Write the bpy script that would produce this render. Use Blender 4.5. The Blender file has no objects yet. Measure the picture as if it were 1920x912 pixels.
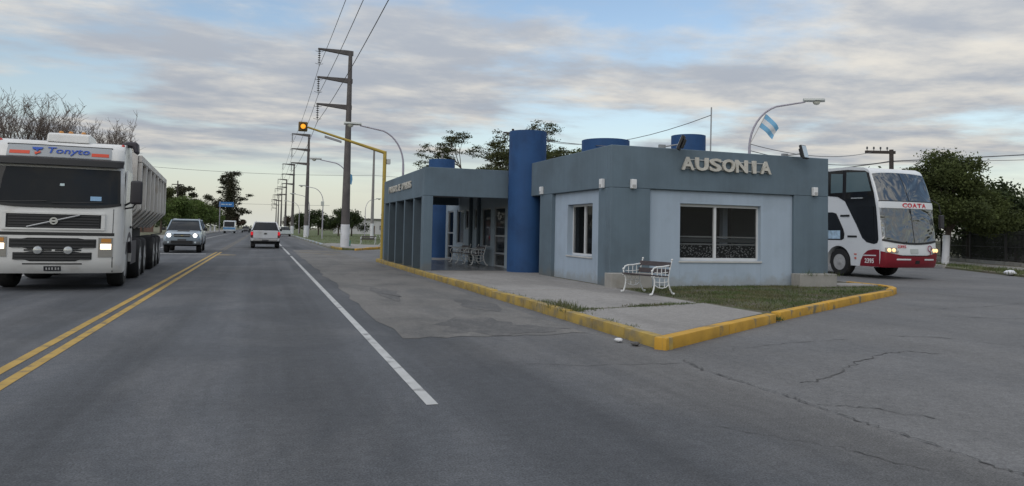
import bpy, bmesh, math, random
import numpy as np
from mathutils import Vector, Matrix
R = math.radians
random.seed(7); rng = np.random.default_rng(7)
SC = bpy.context.scene
COL = SC.collection
# ------------------------------------------------------------------ camera
cd = bpy.data.cameras.new('camera'); cam = bpy.data.objects.new('camera', cd); COL.objects.link(cam)
cd.sensor_fit = 'HORIZONTAL'; cd.sensor_width = 36.0; cd.lens = 36.0*1350/1920
cd.shift_y = -77.5/1920; cd.clip_start = .1; cd.clip_end = 8000
yaw, pitch, roll = R(19.025), R(2.408), R(1.2)
fw = Vector((math.sin(yaw)*math.cos(pitch), math.cos(yaw)*math.cos(pitch), math.sin(pitch)))
rt = Vector((math.cos(yaw), -math.sin(yaw), 0)); up = rt.cross(fw)
c_, s_ = math.cos(roll), math.sin(roll)
rt, up = rt*c_+up*s_, up*c_-rt*s_
cam.matrix_world = Matrix(((rt.x, up.x, -fw.x, 0), (rt.y, up.y, -fw.y, 0), (rt.z, up.z, -fw.z, 1.4), (0, 0, 0, 1)))
SC.camera = cam
# ------------------------------------------------------------------ sky, sun, exposure
SUN_AZ, SUN_EL = R(228), R(36)          # azimuth clockwise from +Y
w = bpy.data.worlds.new('World'); SC.world = w; w.use_nodes = True
nt = w.node_tree; nt.nodes.clear()
def N(t, **k):
    n = nt.nodes.new(t)
    for a, b in k.items(): setattr(n, a, b)
    return n
def L(a, b): nt.links.new(a, b)
def mth(op, a, b=None, c=None, clamp=False):
    n = N('ShaderNodeMath', operation=op, use_clamp=clamp)
    for i, q in enumerate((a, b, c)):
        if q is None: continue
        if hasattr(q, 'links'): L(q, n.inputs[i])
        else: n.inputs[i].default_value = q
    return n.outputs[0]
def smooth(x, a, b):
    n = N('ShaderNodeMapRange', interpolation_type='SMOOTHSTEP')
    L(x, n.inputs['Value']); n.inputs['From Min'].default_value = a; n.inputs['From Max'].default_value = b
    return n.outputs['Result']
def mixc(f, a, b):
    n = N('ShaderNodeMix', data_type='RGBA')
    L(f, n.inputs[0])
    for i, q in ((6, a), (7, b)):
        if hasattr(q, 'links'): L(q, n.inputs[i])
        else: n.inputs[i].default_value = (*q, 1)
    return n.outputs[2]
tc = N('ShaderNodeTexCoord'); sep = N('ShaderNodeSeparateXYZ'); L(tc.outputs['Generated'], sep.inputs[0])
zc = mth('MAXIMUM', sep.outputs[2], 0.0); den = mth('ADD', zc, .06)
cmb = N('ShaderNodeCombineXYZ'); L(mth('DIVIDE', sep.outputs[0], den), cmb.inputs[0]); L(mth('DIVIDE', sep.outputs[1], den), cmb.inputs[1])
def noise(scale, rot, sc, detail=9, rough=.55, off=(0, 0, 0), dist=0.0):
    mp = N('ShaderNodeMapping'); mp.inputs['Rotation'].default_value = (0, 0, rot); mp.inputs['Scale'].default_value = sc; mp.inputs['Location'].default_value = off
    L(cmb.outputs[0], mp.inputs[0]); n = N('ShaderNodeTexNoise'); L(mp.outputs[0], n.inputs['Vector'])
    n.inputs['Scale'].default_value = scale; n.inputs['Detail'].default_value = detail; n.inputs['Roughness'].default_value = rough; n.inputs['Distortion'].default_value = dist
    return n.outputs['Fac']
n1 = noise(.55, R(19), (.85, 1.0, 1), 12, .58, (2.6, 6.3, 0), .1)
n2 = noise(1.5, R(19), (.85, 1.1, 1), 12, .60, (4.3, 2.2, 0), .1)
n3 = noise(.35, R(10), (.8, 1, 1), 5, .5, (2.2, 7.4, 0))
cover = smooth(n1, .39, .53)
low = smooth(mth('ADD', zc, mth('MULTIPLY', mth('SUBTRACT', n3, .5), .16)), .062, .112)
cover = mth('MULTIPLY', cover, low)
lightness = smooth(mth('ADD', mth('MULTIPLY', n2, .72), mth('MULTIPLY', n3, .38)), .45, .72)
cloudc = mixc(lightness, (.335, .366, .415), (.63, .605, .555))
sky = N('ShaderNodeTexSky', sky_type='NISHITA', sun_disc=False)
sky.sun_elevation = SUN_EL; sky.sun_rotation = SUN_AZ; sky.altitude = 200; sky.air_density = 1.2; sky.dust_density = 1.4; sky.ozone_density = 1.2
bg_sky = N('ShaderNodeBackground'); L(sky.outputs[0], bg_sky.inputs[0]); bg_sky.inputs[1].default_value = .15
haze = mth('POWER', mth('SUBTRACT', 1.0, zc), 9.0)
bg_haze = N('ShaderNodeBackground'); bg_haze.inputs[0].default_value = (.67, .68, .62, 1); bg_haze.inputs[1].default_value = 1.0
bg_cl = N('ShaderNodeBackground'); L(cloudc, bg_cl.inputs[0]); L(mth('ADD', 1.0, mth('MULTIPLY', zc, 1.3)), bg_cl.inputs[1])
m1 = N('ShaderNodeMixShader'); L(haze, m1.inputs[0]); L(bg_sky.outputs[0], m1.inputs[1]); L(bg_haze.outputs[0], m1.inputs[2])
m2 = N('ShaderNodeMixShader'); L(cover, m2.inputs[0]); L(m1.outputs[0], m2.inputs[1]); L(bg_cl.outputs[0], m2.inputs[2])
wo = N('ShaderNodeOutputWorld'); L(m2.outputs[0], wo.inputs[0])
sd = bpy.data.lights.new('sun', 'SUN'); sun = bpy.data.objects.new('sun', sd); COL.objects.link(sun)
sd.energy = .65; sd.angle = R(40); sd.color = (1, .95, .89)
sv = Vector((math.sin(SUN_AZ)*math.cos(SUN_EL), math.cos(SUN_AZ)*math.cos(SUN_EL), math.sin(SUN_EL)))
sun.rotation_euler = sv.to_track_quat('Z', 'Y').to_euler(); sun.location = (0, 0, 60)
vs = SC.view_settings; vs.view_transform = 'Standard'; vs.look = 'None'; vs.gamma = 1; vs.exposure = 0.0
try: vs.use_curve_mapping = False
except Exception: pass
try:
    SC.cycles.use_denoising = True; SC.cycles.max_bounces = 6; SC.cycles.transparent_max_bounces = 8
    SC.cycles.caustics_reflective = False; SC.cycles.caustics_refractive = False
except Exception: pass

# ------------------------------------------------------------------ materials
MATS = {}
def mat(name, col, rough=.6, metal=0.0, var=.08, vs=1.2, bump=0.0, bs=40, emit=None, es=1.0, spec=.5, dirt=None, ds=.8, dlo=.5, dhi=.7, stretch=(1, 1, 1), coat=0.0, transl=0.0, speck=0.0, bdist=.01, streak=0.0, base=None):
    """procedural material: base colour with large and fine variation, optional dirt/wear, fine relief"""
    if name in MATS: return MATS[name]
    m = bpy.data.materials.new(name); m.use_nodes = True; t = m.node_tree; b = t.nodes['Principled BSDF']
    def nn(ty): return t.nodes.new(ty)
    geo = nn('ShaderNodeNewGeometry'); mp = nn('ShaderNodeMapping'); mp.inputs['Scale'].default_value = stretch
    t.links.new(geo.outputs['Position'], mp.inputs[0])
    def nz(scale, det=5, ro=.55):
        q = nn('ShaderNodeTexNoise'); t.links.new(mp.outputs[0], q.inputs['Vector']); q.inputs['Scale'].default_value = scale
        q.inputs['Detail'].default_value = det; q.inputs['Roughness'].default_value = ro; return q.outputs['Fac']
    def mr(x, a, b2, c, d, sm=False):
        q = nn('ShaderNodeMapRange'); q.interpolation_type = 'SMOOTHSTEP' if sm else 'LINEAR'
        t.links.new(x, q.inputs['Value'])
        for k, v in (('From Min', a), ('From Max', b2), ('To Min', c), ('To Max', d)): q.inputs[k].default_value = v
        return q.outputs['Result']
    def hsv(col_, val):
        q = nn('ShaderNodeHueSaturation'); t.links.new(val, q.inputs['Value'])
        if hasattr(col_, 'links'): t.links.new(col_, q.inputs['Color'])
        else: q.inputs['Color'].default_value = (*col_, 1)
        return q.outputs['Color']
    c = col
    if dirt is not None:
        q = nn('ShaderNodeMix'); q.data_type = 'RGBA'; t.links.new(mr(nz(ds, 8, .6), dlo, dhi, 0, 1, True), q.inputs[0])
        q.inputs[6].default_value = (*col, 1); q.inputs[7].default_value = (*dirt, 1); c = q.outputs[2]
    if var > 0:
        c = hsv(c, mr(nz(vs, 6), .3, .7, 1-var, 1+var))
    if streak > 0:      # rain streaks running down the wall
        ms = nn('ShaderNodeMapping'); ms.inputs['Scale'].default_value = (3.2, 3.2, .16); t.links.new(geo.outputs['Position'], ms.inputs[0])
        q = nn('ShaderNodeTexNoise'); t.links.new(ms.outputs[0], q.inputs['Vector']); q.inputs['Scale'].default_value = 1.3; q.inputs['Detail'].default_value = 6; q.inputs['Roughness'].default_value = .65
        c = hsv(c, mr(q.outputs['Fac'], .35, .65, 1+streak*.4, 1-streak, True))
    if base is not None:  # splashed mud with a ragged upper edge
        sx = nn('ShaderNodeSeparateXYZ'); t.links.new(geo.outputs['Position'], sx.inputs[0])
        ad = nn('ShaderNodeMath'); ad.operation = 'MULTIPLY_ADD'; t.links.new(nz(3.0, 7, .65), ad.inputs[0]); ad.inputs[1].default_value = -.9; t.links.new(sx.outputs[2], ad.inputs[2])
        q = nn('ShaderNodeMix'); q.data_type = 'RGBA'; t.links.new(mr(ad.outputs[0], -.32, -.02, .55, 0, True), q.inputs[0])
        if hasattr(c, 'links'): t.links.new(c, q.inputs[6])
        else: q.inputs[6].default_value = (*c, 1)
        q.inputs[7].default_value = (*base, 1); c = q.outputs[2]
    if speck > 0:
        c = hsv(c, mr(nz(bs*1.7, 2, .7), .25, .75, 1-speck, 1+speck))
    if hasattr(c, 'links'): t.links.new(c, b.inputs['Base Color'])
    else: b.inputs['Base Color'].default_value = (*c, 1)
    b.inputs['Roughness'].default_value = rough; b.inputs['Metallic'].default_value = metal
    b.inputs['Specular IOR Level'].default_value = spec; b.inputs['Coat Weight'].default_value = coat; b.inputs['Coat Roughness'].default_value = .1
    if bump > 0:
        bp = nn('ShaderNodeBump'); bp.inputs['Strength'].default_value = bump; bp.inputs['Distance'].default_value = bdist
        t.links.new(nz(bs, 6, .6), bp.inputs['Height']); t.links.new(bp.outputs[0], b.inputs['Normal'])
    if emit:
        b.inputs['Emission Color'].default_value = (*emit, 1); b.inputs['Emission Strength'].default_value = es
    if transl > 0:
        o = t.nodes['Material Output']; tr = nn('ShaderNodeBsdfTranslucent'); mx = nn('ShaderNodeMixShader'); mx.inputs[0].default_value = transl
        if hasattr(c, 'links'): t.links.new(c, tr.inputs[0])
        else: tr.inputs[0].default_value = (*c, 1)
        t.links.new(b.outputs[0], mx.inputs[1]); t.links.new(tr.outputs[0], mx.inputs[2]); t.links.new(mx.outputs[0], o.inputs[0])
    MATS[name] = m; return m
def glass(name, tint=(.02, .025, .03), alpha=.8, rough=.03, wob=0.0, wscale=2.0, spec=.4, ior=1.5):
    """window glass: mirror-like coat over a tinted, partly see-through body"""
    if name in MATS: return MATS[name]
    m = bpy.data.materials.new(name); m.use_nodes = True; t = m.node_tree; b = t.nodes['Principled BSDF']; o = t.nodes['Material Output']
    b.inputs['Base Color'].default_value = (*tint, 1); b.inputs['Roughness'].default_value = rough; b.inputs['IOR'].default_value = ior
    b.inputs['Specular IOR Level'].default_value = spec; b.inputs['Alpha'].default_value = alpha
    if wob:
        g = t.nodes.new('ShaderNodeNewGeometry'); q = t.nodes.new('ShaderNodeTexNoise'); q.inputs['Scale'].default_value = wscale; q.inputs['Detail'].default_value = 2; q.inputs['Distortion'].default_value = 1.5
        bp = t.nodes.new('ShaderNodeBump'); bp.inputs['Strength'].default_value = wob; bp.inputs['Distance'].default_value = .16
        t.links.new(g.outputs['Position'], q.inputs['Vector']); t.links.new(q.outputs['Fac'], bp.inputs['Height']); t.links.new(bp.outputs[0], b.inputs['Normal'])
    MATS[name] = m; return m

# ------------------------------------------------------------------ mesh helpers
class MB:
    def __init__(s): s.v = []; s.f = []
    def add(s, vs, fs):
        o = len(s.v); s.v += [tuple(p) for p in vs]; s.f += [tuple(i+o for i in f) for f in fs]; return s
    def box(s, x0, x1, y0, y1, z0, z1):
        return s.add([(x0, y0, z0), (x1, y0, z0), (x1, y1, z0), (x0, y1, z0), (x0, y0, z1), (x1, y0, z1), (x1, y1, z1), (x0, y1, z1)],
                     [(0, 3, 2, 1), (4, 5, 6, 7), (0, 1, 5, 4), (1, 2, 6, 5), (2, 3, 7, 6), (3, 0, 4, 7)])
    def prism(s, poly, ax, a, b):
        """2-D polygon extruded along axis ax from a to b; poly in the other two axes (in xyz order)"""
        def P(p, q): return {'x': (q, p[0], p[1]), 'y': (p[0], q, p[1]), 'z': (p[0], p[1], q)}[ax]
        n = len(poly); vs = [P(p, a) for p in poly]+[P(p, b) for p in poly]
        return s.add(vs, [tuple(range(n))[::-1], tuple(range(n, 2*n))]+[(i, (i+1) % n, n+(i+1) % n, n+i) for i in range(n)])
    def tube(s, pts, r, n=8, cap=True):
        pts = [Vector(p) for p in pts]; k = len(pts)
        rs = r if hasattr(r, '__len__') else [r]*k
        o = len(s.v); nrm = None
        for i, p in enumerate(pts):
            d = (pts[min(i+1, k-1)]-pts[max(i-1, 0)]).normalized()
            if nrm is None: nrm = d.orthogonal().normalized()
            else:
                nrm = nrm-d*nrm.dot(d)
                nrm = nrm.normalized() if nrm.length > 1e-6 else d.orthogonal().normalized()
            bn = d.cross(nrm)
            for j in range(n):
                a = 2*math.pi*j/n; s.v.append(tuple(p+(nrm*math.cos(a)+bn*math.sin(a))*rs[i]))
        for i in range(k-1):
            for j in range(n):
                s.f.append((o+i*n+j, o+i*n+(j+1) % n, o+(i+1)*n+(j+1) % n, o+(i+1)*n+j))
        if cap:
            s.f.append(tuple(o+j for j in range(n))[::-1]); s.f.append(tuple(o+(k-1)*n+j for j in range(n)))
        return s
    def lathe(s, prof, n=24, ax='z', c=(0, 0, 0), caps=True):
        """prof: list of (radius, height)"""
        o = len(s.v); k = len(prof)
        for r, h in prof:
            for j in range(n):
                a = 2*math.pi*j/n; x, y = r*math.cos(a), r*math.sin(a)
                q = {'z': (x, y, h), 'x': (h, x, y), 'y': (y, h, x)}[ax]
                s.v.append((q[0]+c[0], q[1]+c[1], q[2]+c[2]))
        for i in range(k-1):
            for j in range(n):
                s.f.append((o+i*n+j, o+i*n+(j+1) % n, o+(i+1)*n+(j+1) % n, o+(i+1)*n+j))
        if caps:
            s.f.append(tuple(o+j for j in range(n))[::-1]); s.f.append(tuple(o+(k-1)*n+j for j in range(n)))
        return s
    def loft(s, secs):
        o = len(s.v); n = len(secs[0])
        for q in secs: s.v += [tuple(p) for p in q]
        for i in range(len(secs)-1):
            for j in range(n):
                s.f.append((o+i*n+j, o+i*n+(j+1) % n, o+(i+1)*n+(j+1) % n, o+(i+1)*n+j))
        s.f.append(tuple(o+j for j in range(n))[::-1]); s.f.append(tuple(o+(len(secs)-1)*n+j for j in range(n)))
        return s
    def sheet(s, fn, us, vs_, th):
        """grid surface fn(u,v)->point with outward normal offset th giving thickness; fn returns (p, n)"""
        o = len(s.v); nu, nv = len(us), len(vs_)
        for lay in (0, 1):
            for u in us:
                for v in vs_:
                    p, n = fn(u, v); p = Vector(p)+Vector(n)*(th if lay else -.01); s.v.append(tuple(p))
        def I(l, i, j): return o+l*nu*nv+i*nv+j
        for i in range(nu-1):
            for j in range(nv-1):
                s.f.append((I(1, i, j), I(1, i+1, j), I(1, i+1, j+1), I(1, i, j+1)))
        for i in range(nu-1):
            s.f.append((I(0, i, 0), I(0, i+1, 0), I(1, i+1, 0), I(1, i, 0))); s.f.append((I(1, i, nv-1), I(1, i+1, nv-1), I(0, i+1, nv-1), I(0, i, nv-1)))
        for j in range(nv-1):
            s.f.append((I(1, 0, j), I(1, 0, j+1), I(0, 0, j+1), I(0, 0, j))); s.f.append((I(0, nu-1, j), I(0, nu-1, j+1), I(1, nu-1, j+1), I(1, nu-1, j)))
        return s
    def mesh(s, name, bevel=0, seg=1, smooth=None, recalc=True):
        me = bpy.data.meshes.new(name); me.from_pydata(s.v, [], s.f)
        if bevel or recalc:
            bm = bmesh.new(); bm.from_mesh(me)
            if recalc: bmesh.ops.recalc_face_normals(bm, faces=bm.faces)
            if bevel:
                es = [e for e in bm.edges if len(e.link_faces) == 2 and e.calc_face_angle(0) > .4]
                bmesh.ops.bevel(bm, geom=es, offset=bevel, segments=seg, affect='EDGES', clamp_overlap=True, profile=.6)
            bm.to_mesh(me); bm.free()
        if smooth:
            me.polygons.foreach_set('use_smooth', [True]*len(me.polygons)); me.set_sharp_from_angle(angle=R(smooth))
        return me
    def build(s, name, m, parent=None, bevel=0, seg=1, smooth=None, recalc=True):
        return link(name, s.mesh(name, bevel, seg, smooth, recalc), m, parent)
def link(name, me, m=None, parent=None):
    o = bpy.data.objects.new(name, me); COL.objects.link(o)
    if m is not None:
        if len(me.materials) == 0: me.materials.append(m)
    if parent is not None: o.parent = parent
    return o
def tag(o, label=None, cat=None, group=None, kind=None):
    if label: o['label'] = label
    if cat: o['category'] = cat
    if group: o['group'] = group
    if kind: o['kind'] = kind
    return o
def thing(name, label, cat, loc=(0, 0, 0), rotz=0, group=None):
    o = bpy.data.objects.new(name, None); COL.objects.link(o); o.empty_display_size = .2
    o.location = loc; o.rotation_euler = (0, 0, rotz); return tag(o, label, cat, group)
def struct(name, mb, m, parent=None, **k):
    o = mb.build(name, m, parent, **k)
    if parent is None: o['kind'] = 'structure'
    return o
def copy_tree(o, parent=None):
    c = o.copy(); COL.objects.link(c); c.parent = parent
    for ch in list(o.children): copy_tree(ch, c)
    return c
def quads(name, Q, m, parent=None):
    """Q: (n,k,3) array of k-gons"""
    n, k = Q.shape[:2]; me = bpy.data.meshes.new(name)
    me.vertices.add(n*k); me.vertices.foreach_set('co', Q.astype(np.float32).reshape(-1))
    me.loops.add(n*k); me.loops.foreach_set('vertex_index', np.arange(n*k, dtype=np.int32))
    me.polygons.add(n); me.polygons.foreach_set('loop_start', np.arange(0, n*k, k, dtype=np.int32))
    try: me.polygons.foreach_set('loop_total', np.full(n, k, dtype=np.int32))
    except Exception: pass
    me.update(calc_edges=True); return link(name, me, m, parent)
def text_mesh(s, size, depth=.01, off=0.0, shear=0.0, align='CENTER', sx=1.0, spacing=1.0):
    cu = bpy.data.curves.new('lettering', 'FONT'); cu.body = s; cu.size = size; cu.extrude = depth/2; cu.offset = off; cu.shear = shear
    cu.align_x = align; cu.align_y = 'CENTER'; cu.space_character = spacing; cu.resolution_u = 3
    o = bpy.data.objects.new('lettering', cu); COL.objects.link(o)
    me = bpy.data.meshes.new_from_object(o.evaluated_get(bpy.context.evaluated_depsgraph_get()))
    bpy.data.objects.remove(o); me.materials.clear()
    if sx != 1: me.transform(Matrix.Diagonal((sx, 1, 1, 1)))
    return me
def put_text(name, s, size, m, parent, loc, rot, depth=.01, off=0.0, shear=0.0, sx=1.0, spacing=1.0, fit=None):
    me = text_mesh(s, size, depth, off, shear, 'CENTER', sx, spacing)
    co = np.array([v.co[:] for v in me.vertices])
    if fit is not None:       # fit = (width, height): real size of the lettering
        lo, hi = co.min(0), co.max(0); ctr = (lo+hi)/2
        me.transform(Matrix.Translation((-ctr[0], -ctr[1], 0)))
        me.transform(Matrix.Diagonal((fit[0]/(hi[0]-lo[0]), fit[1]/(hi[1]-lo[1]), 1, 1)))
    o = link(name, me, m, parent); o.location = loc; o.rotation_euler = rot; return o
RF = (R(90), 0, 0)                 # text facing -Y
RL = (R(90), 0, R(-90))            # text facing -X
# ------------------------------------------------------------------ ground, road, pavements
def paving(name, col, col2, streak=.1, big=.12, bigscale=.35, speck=.35, rough=.8, bump=.35, tracks=0.0, dust=None, lo=.45, hi=.62, ps=.5):
    m = bpy.data.materials.new(name); m.use_nodes = True; t = m.node_tree; b = t.nodes['Principled BSDF']
    geo = t.nodes.new('ShaderNodeNewGeometry')
    def nz(scale, st=(1, 1, 1), det=6, ro=.6, dist=0):
        mp = t.nodes.new('ShaderNodeMapping'); mp.inputs['Scale'].default_value = st; t.links.new(geo.outputs['Position'], mp.inputs[0])
        q = t.nodes.new('ShaderNodeTexNoise'); t.links.new(mp.outputs[0], q.inputs['Vector']); q.inputs['Scale'].default_value = scale
        q.inputs['Detail'].default_value = det; q.inputs['Roughness'].default_value = ro; q.inputs['Distortion'].default_value = dist; return q.outputs['Fac']
    def mr(x, a, b2, c, d):
        q = t.nodes.new('ShaderNodeMapRange'); q.interpolation_type = 'SMOOTHSTEP'; t.links.new(x, q.inputs['Value'])
        for k, v in (('From Min', a), ('From Max', b2), ('To Min', c), ('To Max', d)): q.inputs[k].default_value = v
        return q.outputs['Result']
    mx = t.nodes.new('ShaderNodeMix'); mx.data_type = 'RGBA'; t.links.new(mr(nz(ps, (1, .55, 1), 9, .62, .6), lo, hi, 0, 1), mx.inputs[0])
    mx.inputs[6].default_value = (*col, 1); mx.inputs[7].default_value = (*col2, 1); c = mx.outputs[2]
    if dust:              # dry dust drifted over the road edge
        sx = t.nodes.new('ShaderNodeSeparateXYZ'); t.links.new(geo.outputs['Position'], sx.inputs[0])
        q = t.nodes.new('ShaderNodeMath'); q.operation = 'MULTIPLY_ADD'; t.links.new(nz(.55, (1, .5, 1), 9, .65, .5), q.inputs[0]); q.inputs[1].default_value = 5.0; t.links.new(sx.outputs[0], q.inputs[2])
        mx2 = t.nodes.new('ShaderNodeMix'); mx2.data_type = 'RGBA'; t.links.new(mr(q.outputs[0], 4.4, 7.2, 0, .85), mx2.inputs[0]); t.links.new(c, mx2.inputs[6]); mx2.inputs[7].default_value = (*dust, 1); c = mx2.outputs[2]
    for fac in ((nz(1.3, (1, .02, 1), 4), .35, .65, streak), (nz(bigscale, det=7), .3, .7, big), (nz(9, det=5), .3, .7, .09), (nz(24, det=4, ro=.7), .3, .7, .10), (nz(75, det=3, ro=.75), .25, .75, speck)):
        q = t.nodes.new('ShaderNodeHueSaturation'); t.links.new(c, q.inputs['Color']); t.links.new(mr(fac[0], fac[1], fac[2], 1-fac[3], 1+fac[3]), q.inputs['Value']); c = q.outputs['Color']
    if tracks:            # polished wheel paths along the lanes
        sx = t.nodes.new('ShaderNodeSeparateXYZ'); t.links.new(geo.outputs['Position'], sx.inputs[0])
        def mm(op, a, v, v2=None):
            q = t.nodes.new('ShaderNodeMath'); q.operation = op; t.links.new(a, q.inputs[0])
            if hasattr(v, 'links'): t.links.new(v, q.inputs[1])
            else: q.inputs[1].default_value = v
            if v2 is not None: q.inputs[2].default_value = v2
            return q.outputs[0]
        wv = mm('COSINE', mm('MULTIPLY_ADD', sx.outputs[0], 3.59, 1.25), 0)
        wv = mm('MULTIPLY', wv, mr(nz(.5, (1, .25, 1), 5), .3, .7, .1, 1.0))
        q = t.nodes.new('ShaderNodeHueSaturation'); t.links.new(c, q.inputs['Color']); t.links.new(mr(wv, -1, 1, 1-tracks, 1+tracks), q.inputs['Value']); c = q.outputs['Color']
    t.links.new(c, b.inputs['Base Color']); b.inputs['Roughness'].default_value = rough; b.inputs['Specular IOR Level'].default_value = .3
    bp = t.nodes.new('ShaderNodeBump'); bp.inputs['Strength'].default_value = bump; bp.inputs['Distance'].default_value = .012
    t.links.new(nz(55, det=4, ro=.7), bp.inputs['Height']); t.links.new(bp.outputs[0], b.inputs['Normal'])
    return m
M_road = paving('asphalt_highway', (.082, .086, .094), (.105, .107, .113), streak=.15, big=.12, tracks=.10, speck=.5, dust=(.138, .134, .131))
M_shoulder = paving('old_shoulder_asphalt', (.165, .157, .148), (.125, .122, .118), streak=.05, big=.14, ps=.9)
M_apron = paving('grey_street_concrete', (.153, .151, .151), (.120, .121, .125), streak=.04, big=.10, bigscale=.5, ps=.35, lo=.40, hi=.68, bump=.3)
M_patch = paving('tar_patch', (.105, .103, .102), (.135, .13, .126), streak=.02, ps=2)
M_walk = paving('pavement_concrete', (.285, .27, .255), (.235, .222, .21), streak=.03, big=.08, speck=.2, bump=.2)
M_dirt = mat('dry_grass_ground', (.105, .11, .055), .95, var=.3, vs=.4, bump=.5, bs=12, dirt=(.17, .145, .105), ds=.35, dlo=.45, dhi=.62)
M_soil = mat('bare_soil', (.10, .085, .06), .95, var=.25, vs=3, bump=.6, bs=30, dirt=(.075, .085, .035), ds=2.0, dlo=.42, dhi=.6)
M_crack = mat('crack_filler', (.075, .073, .072), .9, var=.4, vs=6)
M_yel = mat('yellow_road_paint', (.43, .275, .06), .7, var=.18, vs=3, dirt=(.15, .125, .085), ds=4.5, dlo=.50, dhi=.72, bump=.3, bs=70)
M_yelfade = mat('faded_yellow_paint', (.26, .19, .085), .8, var=.15, vs=4, dirt=(.14, .125, .10), ds=6, dlo=.42, dhi=.60)
M_wht = mat('white_road_paint', (.48, .48, .47), .7, var=.1, vs=4, dirt=(.17, .17, .17), ds=5, dlo=.50, dhi=.72, bump=.3, bs=70)
M_kerb = mat('yellow_kerb_paint', (.54, .30, .035), .75, var=.18, vs=2.5, dirt=(.20, .165, .10), ds=2.6, dlo=.55, dhi=.66, bump=.6, bs=28)
M_kerbold = mat('worn_yellow_kerb_paint', (.40, .275, .065), .8, var=.2, vs=2, dirt=(.23, .185, .10), ds=3.4, dlo=.42, dhi=.66, bump=.6, bs=25)
M_conc = mat('cast_concrete', (.34, .33, .31), .85, var=.14, vs=2, bump=.35, bs=30, dirt=(.2, .19, .17), ds=2.5, dlo=.5, dhi=.72)
M_bluekerb = mat('pale_blue_kerb_paint', (.45, .52, .6), .8, var=.1, vs=3, dirt=(.2, .2, .2), ds=5, dlo=.5, dhi=.7)
def rect(x0, x1, y0, y1, z): return MB().add([(x0, y0, z), (x1, y0, z), (x1, y1, z), (x0, y1, z)], [(0, 1, 2, 3)])
def poly(pts, z): return MB().add([(p[0], p[1], z) for p in pts], [tuple(range(len(pts)))])
struct('ground', rect(-4000, 4000, -400, 6000, -.03), M_dirt)
hw = struct('highway', rect(-9.2, 4.38, -30, 2500, 0), M_road)
st = struct('side_street', poly([(4.34, -30), (70, -30), (70, 47), (40, 47), (40, 75), (4.34, 47)], -.008), M_apron)
def rough_poly(x0, x1, y0, y1, n=14, j=.12):
    p = []
    for i in range(n): p.append((x0+(x1-x0)*i/n, y0+random.uniform(-j, j)))
    for i in range(n*2): p.append((x1+random.uniform(-.01, .01), y0+(y1-y0)*i/n/2))
    for i in range(n): p.append((x1-(x1-x0)*i/n, y1))
    for i in range(n*3): p.append((x0+random.uniform(-j, j)*.7, y1-(y1-y0)*i/n/3))
    return p
struct('road_shoulder', poly(rough_poly(1.75, 4.36, 9.3, 46.5), .004), M_shoulder)
# tar patches, seams and cracks lie on the street they belong to
TP = 0
for (cx, cy, a, b_) in ((3.1, 10.3, .75, 1.0), (3.5, 9.9, .8, .5), (3.9, 13.2, .35, 1.1), (2.6, 15.8, .3, 1.6)):
    TP += 1; q = [(cx+a*math.cos(k/22*6.283)*random.uniform(.6, 1.2), cy+b_*math.sin(k/22*6.283)*random.uniform(.6, 1.2)) for k in range(22)]
    struct('tar_patch', poly(q, .0052+.0007*TP), M_patch, hw)
def crack(pts, w, z, parent, n=10, jit=.05):
    L_, R_ = [], []
    for i in range(len(pts)-1):
        a, b = Vector((*pts[i], 0)), Vector((*pts[i+1], 0)); d = (b-a); nr = Vector((-d.y, d.x, 0)).normalized()
        for k in range(n):
            p = a+d*k/n+nr*random.gauss(0, jit*.45); ww = w*random.uniform(.08, .8)
            L_.append(p+nr*ww*.5); R_.append(p-nr*ww*.5)
    k = len(L_); mb = MB(); mb.add([(p.x, p.y, z) for p in L_]+[(p.x, p.y, z) for p in R_], [(i, i+1, k+i+1, k+i) for i in range(k-1)])
    return mb.build('crack', M_crack, parent)
crack([(4.55, 7.1), (4.40, 6.4), (4.44, 5.6), (4.42, 5.1), (4.39, 4.4), (4.40, 3.7), (4.37, 3.1), (4.38, 1)], .036, .005, st, 16, .05)
crack([(5.0, 5.75), (5.55, 5.94), (6.4, 6.5), (7.3, 6.95), (7.77, 7.05), (8.04, 6.75)], .04, -.003, st, 10, .05)
crack([(8.6, 8.3), (9.38, 7.96), (9.76, 6.99), (10.2, 6.0)], .035, -.003, st, 10, .05)
crack([(4.35, 6.9), (3.2, 7.05), (2.4, 7.4)], .02, .005, st, 12, .06)
crack([(4.5, 5.0), (4.85, 4.75), (5.1, 4.3)], .03, -.003, st, 10, .05)
crack([(5.4, 7.6), (6.5, 7.9), (8.0, 8.1)], .02, -.003, st, 10, .06)
crack([(11.5, 10.5), (13, 9.6), (14.5, 9.3), (17, 9.0)], .035, -.003, st, 12, .1)
crack([(12.5, 11.2), (15, 11.5), (19, 12.6), (24, 13.4)], .03, -.003, st, 12, .1)
crack([(3.2, 4.6), (3.7, 3.9), (3.9, 3.3)], .02, .005, hw, 10, .04)
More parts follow.
